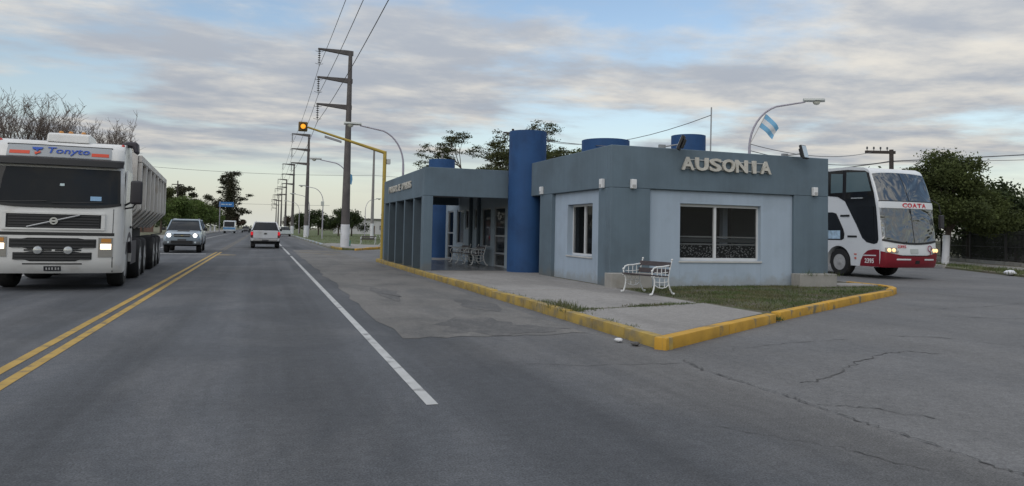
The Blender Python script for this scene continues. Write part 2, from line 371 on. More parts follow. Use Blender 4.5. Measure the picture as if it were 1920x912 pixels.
# painted lines
for x0, x1 in ((-2.325, -2.22), (-2.11, -2.005)):
    struct('yellow_line', rect(x0, x1, -12, 41.5, .004), M_yel, hw)
    struct('yellow_line', rect(x0+.03, x1-.03, 44, 400, .004), M_yelfade, hw)
struct('yellow_line', poly([(-2.0, 36.6), (-1.2, 37.2), (-1.2, 37.7), (-2.0, 38.6)], .004), M_yelfade, hw)
struct('white_line', rect(1.285, 1.382, 5.72, 36.8, .004), M_wht, hw)
struct('white_line', rect(1.28, 1.385, 38.6, 53, .004), M_wht, hw)
struct('white_line', rect(1.28, 1.385, 56, 420, .004), M_wht, hw)
struct('white_line', rect(-5.92, -5.8, 8, 36, .004), M_wht, hw)
struct('white_line', rect(-5.92, -5.8, 44, 420, .004), M_wht, hw)
struct('white_line', rect(-5.7, -2.6, 38.3, 38.75, .004), M_wht, hw)
for (a, b) in (((2.3, 46.2), (4.3, 42.0)), ((2.0, 43.0), (3.6, 38.6))):
    d = Vector((b[0]-a[0], b[1]-a[1])).normalized(); n_ = Vector((-d.y, d.x))*.11
    struct('yellow_line', poly([(a[0]-n_.x, a[1]-n_.y), (b[0]-n_.x, b[1]-n_.y), (b[0]+n_.x, b[1]+n_.y), (a[0]+n_.x, a[1]+n_.y)], .009), M_yelfade, hw)

# --- the island the bus station stands on
IZ = .12
isl = [(4.78, 7.95), (8.25, 10.17), (15.15, 14.35), (16.0, 15.0), (16.35, 15.9), (16.4, 17.5), (16.4, 36), (7.5, 36), (4.78, 31.6)]
struct('island', MB().prism(isl, 'z', -.02, IZ-.006), M_soil)
# pavement slabs with open joints
walk = struct('pavement', poly([(4.79, 8.0), (8.15, 10.14), (8.06, 15.9), (8.6, 15.9), (8.6, 22), (8.5, 35.9), (7.6, 35.9), (4.79, 31.55)], IZ-.003), M_soil)
def slab(pts, m=M_walk, bevel=.008): return MB().prism(pts, 'z', IZ-.05, IZ+.006+random.uniform(-.003, .003)).build('paving_slab', m, walk, bevel=bevel)
slab([(4.86, 8.12), (8.02, 10.16), (8.0, 11.85), (4.86, 11.0)])
slab([(4.86, 11.12), (7.9, 11.95), (7.98, 15.3), (4.86, 14.85)])
slab([(4.86, 14.92), (7.98, 15.37), (7.98, 18.2), (4.86, 18.2)])
slab([(4.86, 18.24), (7.98, 18.24), (7.98, 20.3), (4.86, 20.3)])
slab([(4.86, 20.34), (8.5, 20.34), (8.5, 22.45), (4.86, 22.45)])
M_tile = mat('dark_floor_tile', (.12, .125, .13), .25, var=.12, vs=1.5, spec=.5)
for iy in range(6):
    for ix in range(3):
        x0 = 5.12+ix*.97; y0 = 22.52+iy*1.3
        MB().box(x0, x0+.95, y0, y0+1.28, IZ-.03, IZ+.012).build('floor_tile', M_tile, walk, bevel=.004)
slab([(4.86, 30.6), (8.4, 30.6), (8.4, 35.8), (7.65, 35.8), (4.9, 31.6)])
struct('concrete_apron', MB().box(14.75, 16.1, 15.55, 16.35, IZ-.05, IZ+.03), M_walk, bevel=.01)
# kerb stones
def kerb_run(parent, path, length, m, w=.15, h=.15, gap=.012, z0=-.03, jit=.008, mats=None):
    """path runs along the outer (street) edge; stones lie to the left of it"""
    mats = mats or [m]
    for a, b in zip(path[:-1], path[1:]):
        a, b = Vector(a), Vector(b); d = b-a; Ls = d.length; n = max(1, round(Ls/length)); l = Ls/n; d.normalize()
        for i in range(n):
            o = a+d*(l*i); me = MB().box(0, l-gap, 0, w, z0, h+random.uniform(-jit, jit)).mesh('kerb_stone', bevel=.022, seg=2, smooth=50)
            k = link('kerb_stone', me, random.choice(mats), parent)
            k.location = (o.x, o.y, 0); k.rotation_euler = (random.gauss(0, .006), random.gauss(0, .004), math.atan2(d.y, d.x)+random.gauss(0, .004))
kerb = bpy.data.objects.new('island_kerb', None); COL.objects.link(kerb); kerb['kind'] = 'structure'
kerb_run(kerb, [(4.665, 31.4), (4.665, 18.8)][::-1], 1.05, M_kerbold, w=-.14, h=.13)
kerb_run(kerb, [(4.665, 7.78), (4.665, 18.8)], 1.0, M_kerbold, w=-.16, h=.15, jit=.012)
kerb_run(kerb, [(4.70, 7.74), (8.10, 9.92)], 2.04, M_kerb, w=.17, h=.15, gap=.008)
kerb_run(kerb, [(8.30, 10.05), (15.2, 14.2)], 2.7, M_kerb, w=.17, h=.145, gap=.008)
arc = [(15.2, 14.2), (15.75, 14.6), (16.2, 15.15), (16.45, 15.8), (16.55, 17.0)]
for a, b in zip(arc[:-1], arc[1:]): kerb_run(kerb, [a, b], 2, M_kerb, w=.17, h=.15, gap=.003)
kerb_run(kerb, [(16.55, 17.0), (16.55, 35.8)], 2.0, M_conc, w=.15, h=.14)
kerb_run(kerb, [(4.69, 31.45), (7.5, 36.0)][::1], 1.2, M_kerbold, w=-.14, h=.13)
kerb_run(kerb, [(7.5, 36.0), (16.4, 36.0)], 2, M_conc, w=-.14, h=.13)
# plaza block beyond the cross street
pl = [(4.8, 54), (5.0, 49.5), (5.8, 47.3), (8.2, 53), (40, 75), (60, 75), (60, 400), (4.8, 400)]
struct('plaza_ground', MB().prism(pl, 'z', -.02, .10), mat('plaza_lawn', (.072, .098, .03), .95, var=.3, vs=1.2, bump=.5, bs=20, dirt=(.12, .125, .05), ds=.4, dlo=.45, dhi=.65))
struct('plaza_pavement', MB().prism([(4.85, 64), (4.85, 52), (5.1, 49.6), (5.8, 47.8), (8.4, 53.8), (16, 59.5), (16, 61.2), (8, 60), (6.7, 64)], 'z', .05, .108), M_walk)
kb = bpy.data.objects.new('plaza_kerb', None); COL.objects.link(kb); kb['kind'] = 'structure'
kerb_run(kb, [(4.66, 60), (4.66, 53.5)][::-1], 1.1, M_conc, w=-.14, h=.11)
kerb_run(kb, [(4.9, 49.0), (4.66, 53.5)], 1.1, M_kerbold, w=-.14, h=.11)
kerb_run(kb, [(5.75, 47.1), (8.3, 52.9), (16, 58.3)], 1.2, M_kerb, w=.15, h=.13)
for i in range(36):
    kerb_run(kb, [(4.66, 60+i*2.4), (4.66, 62.3+i*2.4)], 3, (M_bluekerb if i % 2 else M_conc), w=-.14, h=.11)
# left verge with its kerb
struct('left_verge', rect(-60, -9.35, -30, 600, .09), M_dirt)
kl = bpy.data.objects.new('left_kerb', None); COL.objects.link(kl); kl['kind'] = 'structure'
kerb_run(kl, [(-9.2, 10), (-9.2, 250)], 4, M_conc, w=.15, h=.12)
struct('left_pavement', MB().box(-12.2, -9.36, 60, 300, .05, .105), M_walk)
# right-hand block: kerb, strip of weeds, pavement
d_ = Vector((4.5, 7.6)).normalized(); nr_ = Vector((d_.y, -d_.x))
def RB(t, o): p = Vector((29.2, 21.0))+d_*t+nr_*o; return (p.x, p.y)
struct('right_block', MB().prism([RB(-30, .1), RB(-30, 60), RB(60, 60), RB(60, .1)], 'z', -.02, .08), M_dirt)
struct('right_pavement', MB().prism([RB(-30, 2.3), RB(-30, 4.2), RB(60, 4.2), RB(60, 2.3)], 'z', .04, .10), M_walk)
kr = bpy.data.objects.new('right_kerb', None); COL.objects.link(kr); kr['kind'] = 'structure'
kerb_run(kr, [RB(8.2, 0), RB(45, 0)], 1.8, M_conc, w=-.15, h=.15)
kerb_run(kr, [RB(-20, .05), RB(-2, .0)], 1.8, M_conc, w=-.15, h=.07)
# ------------------------------------------------------------------ bus station
M_slate = mat('slate_blue_stucco', (.126, .174, .214), .85, var=.10, vs=.8, bump=.35, bs=45, dirt=(.108, .146, .178), ds=.7, dlo=.45, dhi=.7, bdist=.006, streak=.055, base=(.15, .145, .135))
M_pale = mat('pale_blue_plaster', (.362, .438, .528), .8, var=.06, vs=.7, bump=.12, bs=40, dirt=(.318, .383, .458), ds=.8, dlo=.5, dhi=.75, bdist=.005, streak=.04, base=(.27, .27, .255))
M_blue = mat('deep_blue_stucco', (.017, .070, .195), .75, var=.12, vs=1.2, bump=.3, bs=45, dirt=(.012, .052, .15), ds=1, dlo=.5, dhi=.7, bdist=.006, streak=.06)
M_fin = mat('dark_slate_fin', (.065, .088, .108), .8, var=.12, vs=1.5, bump=.25, bs=40, bdist=.005)
M_alu = mat('white_window_frame', (.62, .63, .64), .45, var=.05, vs=3)
M_sill = mat('sill_concrete', (.5, .5, .49), .7, var=.1, vs=4)
M_dark = mat('dark_interior', (.03, .031, .033), .8, var=.1)
M_ceil = mat('canopy_ceiling', (.30, .30, .30), .8, var=.08, vs=1)
M_letter = mat('cream_letter_metal', (.54, .52, .47), .6, var=.12, vs=6, dirt=(.36, .33, .27), ds=5, dlo=.5, dhi=.75)
M_wlamp = mat('white_lamp_plastic', (.72, .73, .74), .5, var=.04)
M_black = mat('black_metal', (.012, .012, .013), .5, var=.15)
M_roof = mat('roof_screed', (.16, .155, .15), .9, var=.15)
G_win = glass('window_glass', (.012, .014, .016), .25, .02, spec=.35)
XF, YF, ZT = 8.03, 15.87, 3.6
stn = thing('bus_station', 'slate-blue single-storey bus station with blue round towers and white window bays', 'bus station', (0, 0, 0))
def bx(name, m, x0, x1, y0, y1, z0, z1, bevel=.012, parent=stn): return MB().box(x0, x1, y0, y1, z0, z1).build(name, m, parent, bevel=bevel)
# front face
bx('fascia', M_slate, XF, 14.68, YF, YF+.22, 2.55, ZT)
bx('pier', M_slate, XF, 9.13, YF, YF+.22, .05, 2.547)
bx('pier', M_slate, 13.54, 14.68, YF, YF+.22, .05, 2.547)
wx0, wx1, wz0, wz1 = 10.05, 12.52, .76, 2.22
yp = YF+.09
bx('wall_panel', M_pale, 9.132, wx0, yp, yp+.2, .05, 2.545, .004)
bx('wall_panel', M_pale, wx1, 13.538, yp, yp+.2, .05, 2.545, .004)
bx('wall_panel', M_pale, wx0, wx1, yp, yp+.2, .05, wz0, .004)
bx('wall_panel', M_pale, wx0, wx1, yp, yp+.2, wz1, 2.545, .004)
# left face (towards the highway)
bx('fascia', M_slate, XF, XF+.22, YF+.222, 21.9, 2.55, ZT)
bx('pier', M_slate, XF, XF+.22, YF+.222, 16.55, .05, 2.547)
bx('pier', M_slate, XF, XF+.22, 19.7, 20.64, .05, 2.547)
xp = XF+.12
vy0, vy1, vz0, vz1 = 17.15, 18.78, .79, 2.2
bx('wall_panel', M_pale, xp, xp+.25, 16.552, vy0, .05, 2.545, .004)
bx('wall_panel', M_pale, xp, xp+.25, vy1, 19.698, .05, 2.545, .004)
bx('wall_panel', M_pale, xp, xp+.25, vy0, vy1, .05, vz0, .004)
bx('wall_panel', M_pale, xp, xp+.25, vy0, vy1, vz1, 2.545, .004)
# sliding windows: frame, mullion, panes, sill
def window_front():
    w_ = bx('window', M_alu, wx0, wx1, yp+.12, yp+.17, wz0, wz0+.07, .004)
    y0, y1 = yp+.115, yp+.175
    mb = MB().box(wx0, wx0+.05, y0, y1, wz0+.072, wz1-.072).box(wx1-.05, wx1, y0, y1, wz0+.072, wz1-.072).box(wx0, wx1, y0, y1, wz1-.07, wz1).box(11.13, 11.20, y0-.012, y1, wz0+.072, wz1-.072)
    mb.build('frame', M_alu, w_)
    MB().box(wx0+.052, 11.128, y0+.03, y0+.036, wz0+.072, wz1-.072).build('pane', G_win, w_)
    MB().box(11.202, wx1-.052, y0+.01, y0+.016, wz0+.072, wz1-.072).build('pane', G_win, w_)
    MB().box(wx0-.03, wx1+.03, yp-.03, yp+.115, wz0-.05, wz0-.002).build('sill', M_sill, w_, bevel=.006)
    # frosted film on the lower third: two bands and a pebble print
    pebble = bpy.data.materials.new('pebble_print_film'); pebble.use_nodes = True; t = pebble.node_tree; b = t.nodes['Principled BSDF']
    g = t.nodes.new('ShaderNodeNewGeometry'); vo = t.nodes.new('ShaderNodeTexVoronoi'); vo.inputs['Scale'].default_value = 17
    mp = t.nodes.new('ShaderNodeMapping'); mp.inputs['Scale'].default_value = (1, .01, 1.3)
    t.links.new(g.outputs['Position'], mp.inputs[0]); t.links.new(mp.outputs[0], vo.inputs['Vector'])
    r_ = t.nodes.new('ShaderNodeMapRange'); t.links.new(vo.outputs['Distance'], r_.inputs[0]); r_.inputs[1].default_value = .30; r_.inputs[2].default_value = .42; r_.inputs[3].default_value = 1; r_.inputs[4].default_value = 0
    mx = t.nodes.new('ShaderNodeMix'); mx.data_type = 'RGBA'; t.links.new(r_.outputs[0], mx.inputs[0]); mx.inputs[6].default_value = (.012, .013, .014, 1); mx.inputs[7].default_value = (.30, .31, .315, 1)
    t.links.new(mx.outputs[2], b.inputs['Base Color']); b.inputs['Roughness'].default_value = .5
    Mf = mat('frosted_band_film', (.30, .32, .325), .5, var=.1, vs=5)
    for (a, c) in ((wx0+.052, 11.128), (11.202, wx1-.052)):
        MB().box(a, c, y0+.045, y0+.05, wz0+.073, wz0+.40).build('pebble_film', pebble, w_)
        MB().box(a, c, y0+.045, y0+.05, wz0+.41, wz0+.445).build('film_band', Mf, w_)
        MB().box(a, c, y0+.045, y0+.05, wz0+.475, wz0+.575).build('film_band', mat('grey_film', (.09, .10, .105), .5), w_)
        MB().box(a, c, y0+.045, y0+.05, wz0+.60, wz0+.635).build('film_band', Mf, w_)
    return w_
window_front()
def window_left():
    x0, x1 = xp+.17, xp+.23
    w_ = bx('window', M_alu, x0, x1, vy0, vy1, vz0, vz0+.06, .004)
    mb = MB().box(x0, x1, vy0, vy0+.05, vz0+.062, vz1-.06).box(x0, x1, vy1-.05, vy1, vz0+.062, vz1-.06).box(x0, x1, vy0, vy1, vz1-.058, vz1).box(x0-.01, x1, 17.93, 17.99, vz0+.062, vz1-.06)
    mb.build('frame', M_alu, w_)
    MB().box(x0+.03, x0+.036, vy0+.052, 17.928, vz0+.062, vz1-.06).build('pane', G_win, w_)
    MB().box(x0+.01, x0+.016, 17.992, vy1-.052, vz0+.062, vz1-.06).build('pane', G_win, w_)
    MB().box(xp-.03, x0-.002, vy0-.03, vy1+.03, vz0-.045, vz0-.002).build('sill', M_sill, w_, bevel=.006)
window_left()
# rooms behind
bx('wall_panel', M_pale, 14.46, 14.67, YF+.225, 36, .05, 3.4, 0)
bx('wall_panel', M_pale, 8.5, 14.455, 35.8, 36, .05, 3.4, 0)
bx('inner_wall', M_dark, 8.45, 14.455, 19.9, 20.0, .12, 3.2, 0)
bx('room_floor', M_dark, 8.4, 14.455, 16.2, 35.79, .06, .14, 0)
bx('roof', M_roof, XF+.225, 14.455, YF+.225, 35.99, 3.22, 3.36, 0)
bx('parapet', M_slate, 14.46, 14.678, YF+.225, 36, 3.402, ZT-.002)
bx('room_column', M_pale, 12.0, 12.16, 16.9, 17.06, .14, 3.2, .01)
MB().box(9.6, 13.4, 18.2, 18.8, .14, 1.15).build('counter', mat('counter_board', (.10, .075, .05), .5), stn, bevel=.02)
# letters
xs = [(9.975, 10.345, 'A'), (10.385, 10.765, 'U'), (10.80, 11.165, 'S'), (11.195, 11.575, 'O'), (11.60, 11.97, 'N'), (12.125, 12.235, 'I'), (12.375, 12.715, 'A')]
for x0, x1, ch in xs:
    put_text('letter', ch, .45, M_letter, stn, ((x0+x1)/2, YF-.06, 3.235), RF, depth=.06, off=.014, fit=(x1-x0, .335))
for z in (3.12, 3.345):
    MB().box(10.1, 12.6, YF-.03, YF-.012, z-.012, z+.012).build('letter_rail', mat('rail_paint', (.45, .47, .48), .5), stn)
# wall lamps
def wlamp(x, y, z, ax):
    if ax == 'y': b = MB().box(x-.072, x+.072, y-.10, y-.005, z-.115, z+.115); g_ = MB().box(x-.05, x+.05, y-.106, y-.101, z-.09, z-.02)
    else: b = MB().box(x-.10, x-.005, y-.072, y+.072, z-.115, z+.115); g_ = MB().box(x-.106, x-.101, y-.05, y+.05, z-.09, z-.02)
    o = b.build('wall_lamp', M_wlamp, stn, bevel=.015, seg=2); g_.build('louvre', mat('lamp_louvre', (.4, .4, .4), .5), o)
wlamp(8.62, YF, 2.65, 'y'); wlamp(14.17, YF, 2.67, 'y'); wlamp(XF, 20.42, 2.68, 'x'); wlamp(XF, 16.27, 2.66, 'x')
# floodlights on short arms over the parapet
def flood(x, y, z, rz, rx, lens):
    a = MB().tube([(x-.30, y+.1, z-.02), (x-.05, y-.22, z+.02)], .018, 6).box(x-.42, x-.25, y+.05, y+.13, z-.06, z+.03).build('floodlight', mat('galvanised_steel', (.35, .36, .37), .5, .6), stn)
    h = MB().box(-.14, .14, -.035, .035, -.19, .19).prism([(-.07, -.12), (.07, -.12), (.07, .12), (-.07, .12)], 'y', .035, .10)
    h = h.build('lamp_head', M_black, a, bevel=.012); h.location = (x, y-.26, z+.06); h.rotation_euler = (rx, 0, rz)
    g_ = MB().box(-.115, .115, -.042, -.037, -.165, .165).build('lens', lens, a); g_.location = h.location; g_.rotation_euler = h.rotation_euler
M_lens = mat('floodlight_lens', (.55, .62, .66), .15, var=.05, spec=.8)
flood(9.83, YF, 3.66, R(-130), R(-22), M_lens); flood(13.62, YF, 3.64, R(22), R(-15), M_lens)
# blue round towers
def tower(x, y, r, h, z0=.10, n=48): 
    return MB().lathe([(r, z0), (r, h), (r-.10, h), (r-.10, h-.12)], n, c=(x, y, 0)).build('blue_tower', M_blue, stn, smooth=40)
tower(8.10, 22.02, .61, 4.67); tower(7.95, 33.4, .62, 4.75); tower(11.35, 22.9, .84, 4.68, 3.36); tower(13.25, 20.6, .56, 4.70, 3.36)
MB().lathe([(.05, 4.6), (.05, 5.0), (.09, 5.0), (.09, 5.08)], 10, c=(8.0, 33.6, 0)).build('vent_pipe', M_conc, stn)
# canopy: front beam, corner pillar, screen wall with deep fins
XP, YP = 4.80, 22.5
bx('canopy_beam', M_slate, XP, 7.62, YP, YP+.25, 2.5, 3.42)
bx('pillar', M_slate, XP, 5.10, YP, YP+.36, .10, 2.497)
bx('canopy_beam', M_slate, XP, XP+.22, YP+.252, 30.5, 2.47, 3.40)
bx('pillar', M_slate, XP, XP+.3, 30.22, 30.5, .10, 2.467)
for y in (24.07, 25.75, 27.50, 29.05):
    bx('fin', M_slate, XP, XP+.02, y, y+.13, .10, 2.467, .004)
    bx('fin', M_fin, XP+.022, XP+.36, y, y+.13, .10, 2.467, .004)  # fin sides in a darker tone than the slate front edge
bx('canopy_roof', M_ceil, XP+.222, 8.0, YP+.252, 30.5, 2.82, 3.0, 0)
bx('canopy_beam', M_slate, XP+.222, 8.0, 30.25, 30.498, 2.5, 3.38)
yy_ = 29.1; WL = {'I': .12, ' ': .2, 'M': .32, 'N': .29, 'O': .29, 'D': .28}
tot_ = sum(WL.get(ch, .27)+.045 for ch in 'PARADOR DE OMNIBUS'); ks_ = 4.6/tot_
for ch in 'PARADOR DE OMNIBUS':
    wl_ = WL.get(ch, .27)*ks_
    if ch != ' ': put_text('letter', ch, .3, M_letter, stn, (XP-.03, yy_-wl_/2, 2.97), RL, depth=.03, off=0, fit=(wl_*(.45 if ch == 'I' else 1), .25))
    yy_ -= wl_+.045*ks_
# inner wall under the canopy: plinth, piers, glazed doors and windows
Xi = 8.06
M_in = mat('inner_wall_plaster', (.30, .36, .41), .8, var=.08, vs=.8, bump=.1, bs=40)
def seg(y0, y1, z0, z1, m=M_in, x=Xi, name='wall_panel'): return MB().box(x, x+.15, y0, y1, z0, z1).build(name, m, stn)
seg(22.45, 33.4, 2.30, 3.2)
seg(22.45, 24.1, .1, 2.298); seg(25.33, 25.78, .1, 2.298); seg(25.782, 26.92, .1, .80); seg(26.922, 27.57, .1, 2.298)
seg(27.572, 28.0, .1, 1.48); seg(28.002, 28.84, .1, 2.298); seg(28.842, 29.36, .1, 1.48); seg(29.362, 29.62, .1, 2.298)
seg(29.622, 30.75, .1, .84); seg(30.752, 31.38, .1, 2.298); seg(32.46, 33.4, .1, 2.298)
def glaze(y0, y1, z0, z1, mull=()):
    o = MB().box(Xi+.03, Xi+.10, y0+.002, y0+.06, z0, z1).box(Xi+.03, Xi+.10, y1-.06, y1-.002, z0, z1).box(Xi+.03, Xi+.10, y0+.062, y1-.062, z1-.06, z1).box(Xi+.03, Xi+.10, y0+.062, y1-.062, z0, z0+.06)
    for z in mull: o.box(Xi+.03, Xi+.10, y0+.062, y1-.062, z-.03, z+.03)
    w_ = o.build('window', mat('grey_aluminium', (.30, .32, .34), .5, var=.05), stn)
    MB().box(Xi+.06, Xi+.066, y0+.05, y1-.05, z0+.05, z1-.05).build('pane', G_win, w_)
glaze(24.1, 25.33, .13, 2.298, (1.25, .62)); glaze(25.782, 26.92, .80, 2.298); glaze(27.572, 28.0, 1.482, 2.298); glaze(28.842, 29.36, 1.482, 2.298)
glaze(29.622, 30.75, .842, 2.298); glaze(31.382, 32.458, .13, 2.298, (1.3, .7))
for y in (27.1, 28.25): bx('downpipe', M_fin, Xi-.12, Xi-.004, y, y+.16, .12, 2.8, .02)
MB().box(6.2, 6.9, 24.5, 24.65, 2.7, 2.815).build('ceiling_lamp', M_black, stn, bevel=.01)
# antenna mast on the roof
MB().tube([(13.35, 19.5, 3.36), (13.38, 19.5, 5.5)], .022, 8).build('antenna_mast', mat('galvanised_steel', (.35, .36, .37), .5, .6), stn)
# planters
M_plant = mat('planter_concrete', (.31, .30, .28), .85, var=.1, vs=3, bump=.3, bs=35, dirt=(.28, .26, .23), ds=2.5, dlo=.5, dhi=.72)
def planter(x0, x1, y0, y1, h, label):
    p = thing('planter', label, 'planter', ((x0+x1)/2, (y0+y1)/2, IZ), 0, 'planters at the foot of the front piers')
    a, b = (x1-x0)/2, (y1-y0)/2
    MB().box(-a, a, -b, -b+.09, -.04, h).box(-a, a, b-.09, b, -.04, h).box(-a, -a+.09, -b+.092, b-.092, -.04, h).box(a-.09, a, -b+.092, b-.092, -.04, h).build('planter_wall', M_plant, p, bevel=.01)
    MB().box(-a+.092, a-.092, -b+.092, b-.092, 0, h-.05).build('soil', M_soil, p)
    return p
PL1 = planter(7.88, 9.0, 15.5, 15.85, .34, 'low concrete planter behind the white bench, at the corner pier')
PL2 = planter(13.42, 14.64, 15.5, 15.85, .33, 'low concrete planter with dry stems at the right end of the facade')
# ------------------------------------------------------------------ benches
M_iron = mat('white_cast_iron', (.66, .67, .67), .5, var=.08, vs=8, dirt=(.4, .36, .3), ds=9, dlo=.6, dhi=.8)
M_slat = mat('weathered_slat_wood', (.06, .048, .05), .7, var=.25, vs=5, stretch=(6, 1, 6), bump=.3, bs=25)
def arcpts(cx, cz, r, a0, a1, n=8): return [(cx+r*math.cos(R(a0+(a1-a0)*i/n)), cz+r*math.sin(R(a0+(a1-a0)*i/n))) for i in range(n+1)]
def bench(label, loc, rz, group, length=.95):
    """seat faces local -X, length along local Y"""
    b = thing('bench', label, 'bench', loc, rz, group)
    h = length/2
    for s in (-1, 1):
        y = s*h; mb = MB()
        def T(p, r=.016, n=6): mb.tube([(q[0], y, q[1]) for q in p], r, n)
        T([(-.30, .02), (-.27, .05), (-.24, .12), (-.215, .22), (-.215, .33), (-.26, .40)], [.02, .018, .017, .017, .018, .02])     # front leg
        T([(.32, .02), (.28, .05), (.22, .14), (.18, .25), (.17, .38), (.195, .50), (.235, .63), (.265, .725)], [.02, .018, .018, .018, .018, .018, .017, .015])   # back leg and post
        T([(-.30, .405), (-.1, .385), (.17, .375)], .018)               # seat rail
        T([(-.27, .40), (-.285, .50), (-.24, .575), (-.15, .60), (.0, .605), (.20, .63)], .017)  # arm rest
        T([(-.22, .48), (-.05, .47), (.17, .49)], .010, 5)
        for x in (-.14, -.02, .09): T([(x, .385), (x, .60)], .010, 5)
        T([(-.21, .22), (-.1, .17), (.0, .155), (.1, .17), (.18, .22)], .012, 5)
        for x in (-.07, .07): T([(x, .165), (x, .385)], .010, 5)
        T([(-.21, .29), (.0, .27), (.175, .29)], .010, 5)
        for (x, z) in ((-.325, .03), (.335, .03), (.275, .75), (-.285, .52)): mb.lathe([(.001, -.024), (.021, -.012), (.026, 0), (.021, .012), (.001, .024)], 8, 'y', (x, y, z), caps=False)
        e = mb.build('end_frame', M_iron, b, smooth=50)
    for x, z in ((-.27, .425), (-.17, .412), (-.07, .402), (.03, .397), (.12, .397)):
        MB().box(x-.042, x+.042, -h-.02, h+.02, z-.012, z+.014).build('seat_slat', M_slat, b, bevel=.005)
    for z0, z1 in ((.45, .55), (.60, .70)):
        mb = MB(); x0, x1 = .19+(z0-.52)*.27-.03, .19+(z1-.52)*.27-.03
        mb.prism([(x0, z0), (x0+.024, z0), (x1+.024, z1), (x1, z1)], 'y', -h-.02, h+.02).build('back_slat', M_slat, b, bevel=.005)
    return b
bench('white cast-iron bench with dark slats on the pavement beside the grass', (7.89, 13.80, IZ+.006), R(12), None, .92)
b1 = bench('farther of the two white iron benches under the canopy', (7.45, 27.75, IZ+.012), 0, 'benches under the canopy', 1.0)
b2 = bench('nearer of the two white iron benches under the canopy', (7.55, 26.0, IZ+.012), 0, 'benches under the canopy', 1.0)
bench('left one of two white benches by the plaza lawn', (8.35, 60.8, .11), R(70), 'benches by the plaza lawn', 1.2)
bench('right one of two white benches by the plaza lawn', (9.3, 58.4, .11), R(160), 'benches by the plaza lawn', 1.2)

# ------------------------------------------------------------------ poles, lamps, signal
M_pole = mat('dark_weathered_concrete', (.105, .095, .095), .85, var=.18, vs=1.5, bump=.3, bs=20, dirt=(.16, .15, .14), ds=.8, dlo=.5, dhi=.7)
M_white = mat('whitewash', (.66, .67, .70), .85, var=.08, vs=2, dirt=(.4, .38, .36), ds=2.5, dlo=.55, dhi=.75)
M_ins = mat('insulator_glaze', (.05, .055, .06), .3, var=.1)
def power_pole(label, y, x=5.5, H=14.0, detail=True):
    p = thing('power_pole', label, 'power pole', (x, y, .05), 0, 'high-voltage poles along the highway')
    ns = 16 if detail else 8
    MB().lathe([(.31, -.2), (.30, 1.75), (.13, H)], ns).build('shaft', M_pole, p, smooth=40)
    MB().lathe([(.318, -.1), (.312, 1.62), (.30, 1.63)], ns).build('whitewashed_base', M_white, p, smooth=40)
    for k, z in enumerate((H-.12, H-2.12, H-4.02)):
        a = MB().prism([(.2, z-.2), (.2, z+.13), (-.2, z+.15), (-2.25, z+.13), (-2.25, z+.02), (-.2, z-.2)], 'y', -.10, .10).build('cross_arm', M_pole, p, bevel=.02 if detail else 0)
        prof = [(.012, 0)]; zz = 0
        for i in range(6): prof += [(.02, zz-.03), (.105, zz-.07), (.10, zz-.09), (.02, zz-.12)]; zz -= .16
        prof += [(.015, zz-.25)]
        if not detail: prof = [(.03, 0), (.07, -.2), (.07, -1.0), (.03, -1.2)]
        ins = MB().lathe([(r, h_+z-.0) for r, h_ in prof], 8 if detail else 5, c=(-2.15, 0, 0))
        if detail:
            for zz in (z-.12, z-1.0): ins.tube([(-2.42, 0, zz+.04), (-2.3, 0, zz), (-2.0, 0, zz), (-1.88, 0, zz+.04)], .016, 5)
        ins.build('insulator', M_ins, a)
    return p
plab = ['tallest high-voltage pole with three arms, nearest to the bus station', 'second high-voltage pole, next behind the tallest one', 'third high-voltage pole down the highway', 'fourth high-voltage pole down the highway', 'fifth high-voltage pole down the highway', 'sixth high-voltage pole down the highway', 'farthest high-voltage pole down the highway']
for i in range(7): power_pole(plab[i], 52+49*i, detail=i < 3)
M_wire = mat('wire_aluminium', (.10, .10, .11), .5, var=.05)
def wire(pts_a, pts_b, sag, r, name, label, n=14, group='overhead wires', extra=()):
    """one conductor: spans listed as (a,b)"""
    mb = MB()
    for a, b in zip(pts_a, pts_b):
        a, b = Vector(a), Vector(b)
        mb.tube([a.lerp(b, i/n)-Vector((0, 0, sag*4*(i/n)*(1-i/n))) for i in range(n+1)], r, 5, cap=False)
    return tag(mb.build(name, M_wire), label, 'wire', group)
lab3 = ['top conductor wire of the high-voltage line', 'middle conductor wire of the high-voltage line', 'lowest conductor wire of the high-voltage line']
for k, z in enumerate((13.88, 11.88, 9.98)):
    ys = [3]+[52+49*i for i in range(7)]
    P_ = [(3.35, y, z-1.15) for y in ys]
    wire(P_[:-1], P_[1:], .55, .016, 'power_wire', lab3[k])
# crossing service lines with their concrete poles
gp = thing('concrete_pole', 'slim grey pole with whitewashed base on the lawn, left of the station', 'pole', (13.4, 94.5, .1))
MB().lathe([(.22, -.1), (.21, 1.8), (.12, 11.6)], 12).build('shaft', mat('grey_concrete_pole', (.24, .23, .23), .85, var=.12, vs=1), gp, smooth=40)
MB().lathe([(.228, -.05), (.222, 2.0), (.21, 2.01)], 12).build('whitewashed_base', M_white, gp, smooth=40)
wire([(13.4, 94.5, 8.4), (-14, 96, 8.4)], [(-14, 96, 8.4), (-55, 96, 8.2)], .35, .02, 'service_wire', 'thin wire crossing high over the highway in front of the far poles')
wire([(13.4, 94.5, 8.4)], [(38, 92, 8.6)], .35, .02, 'service_wire', 'thin wire from the slim grey pole to the right')
wire([(16, 190, 7.2)], [(-30, 190, 7.6)], .4, .03, 'service_wire', 'lower thin wire crossing the highway in the distance')

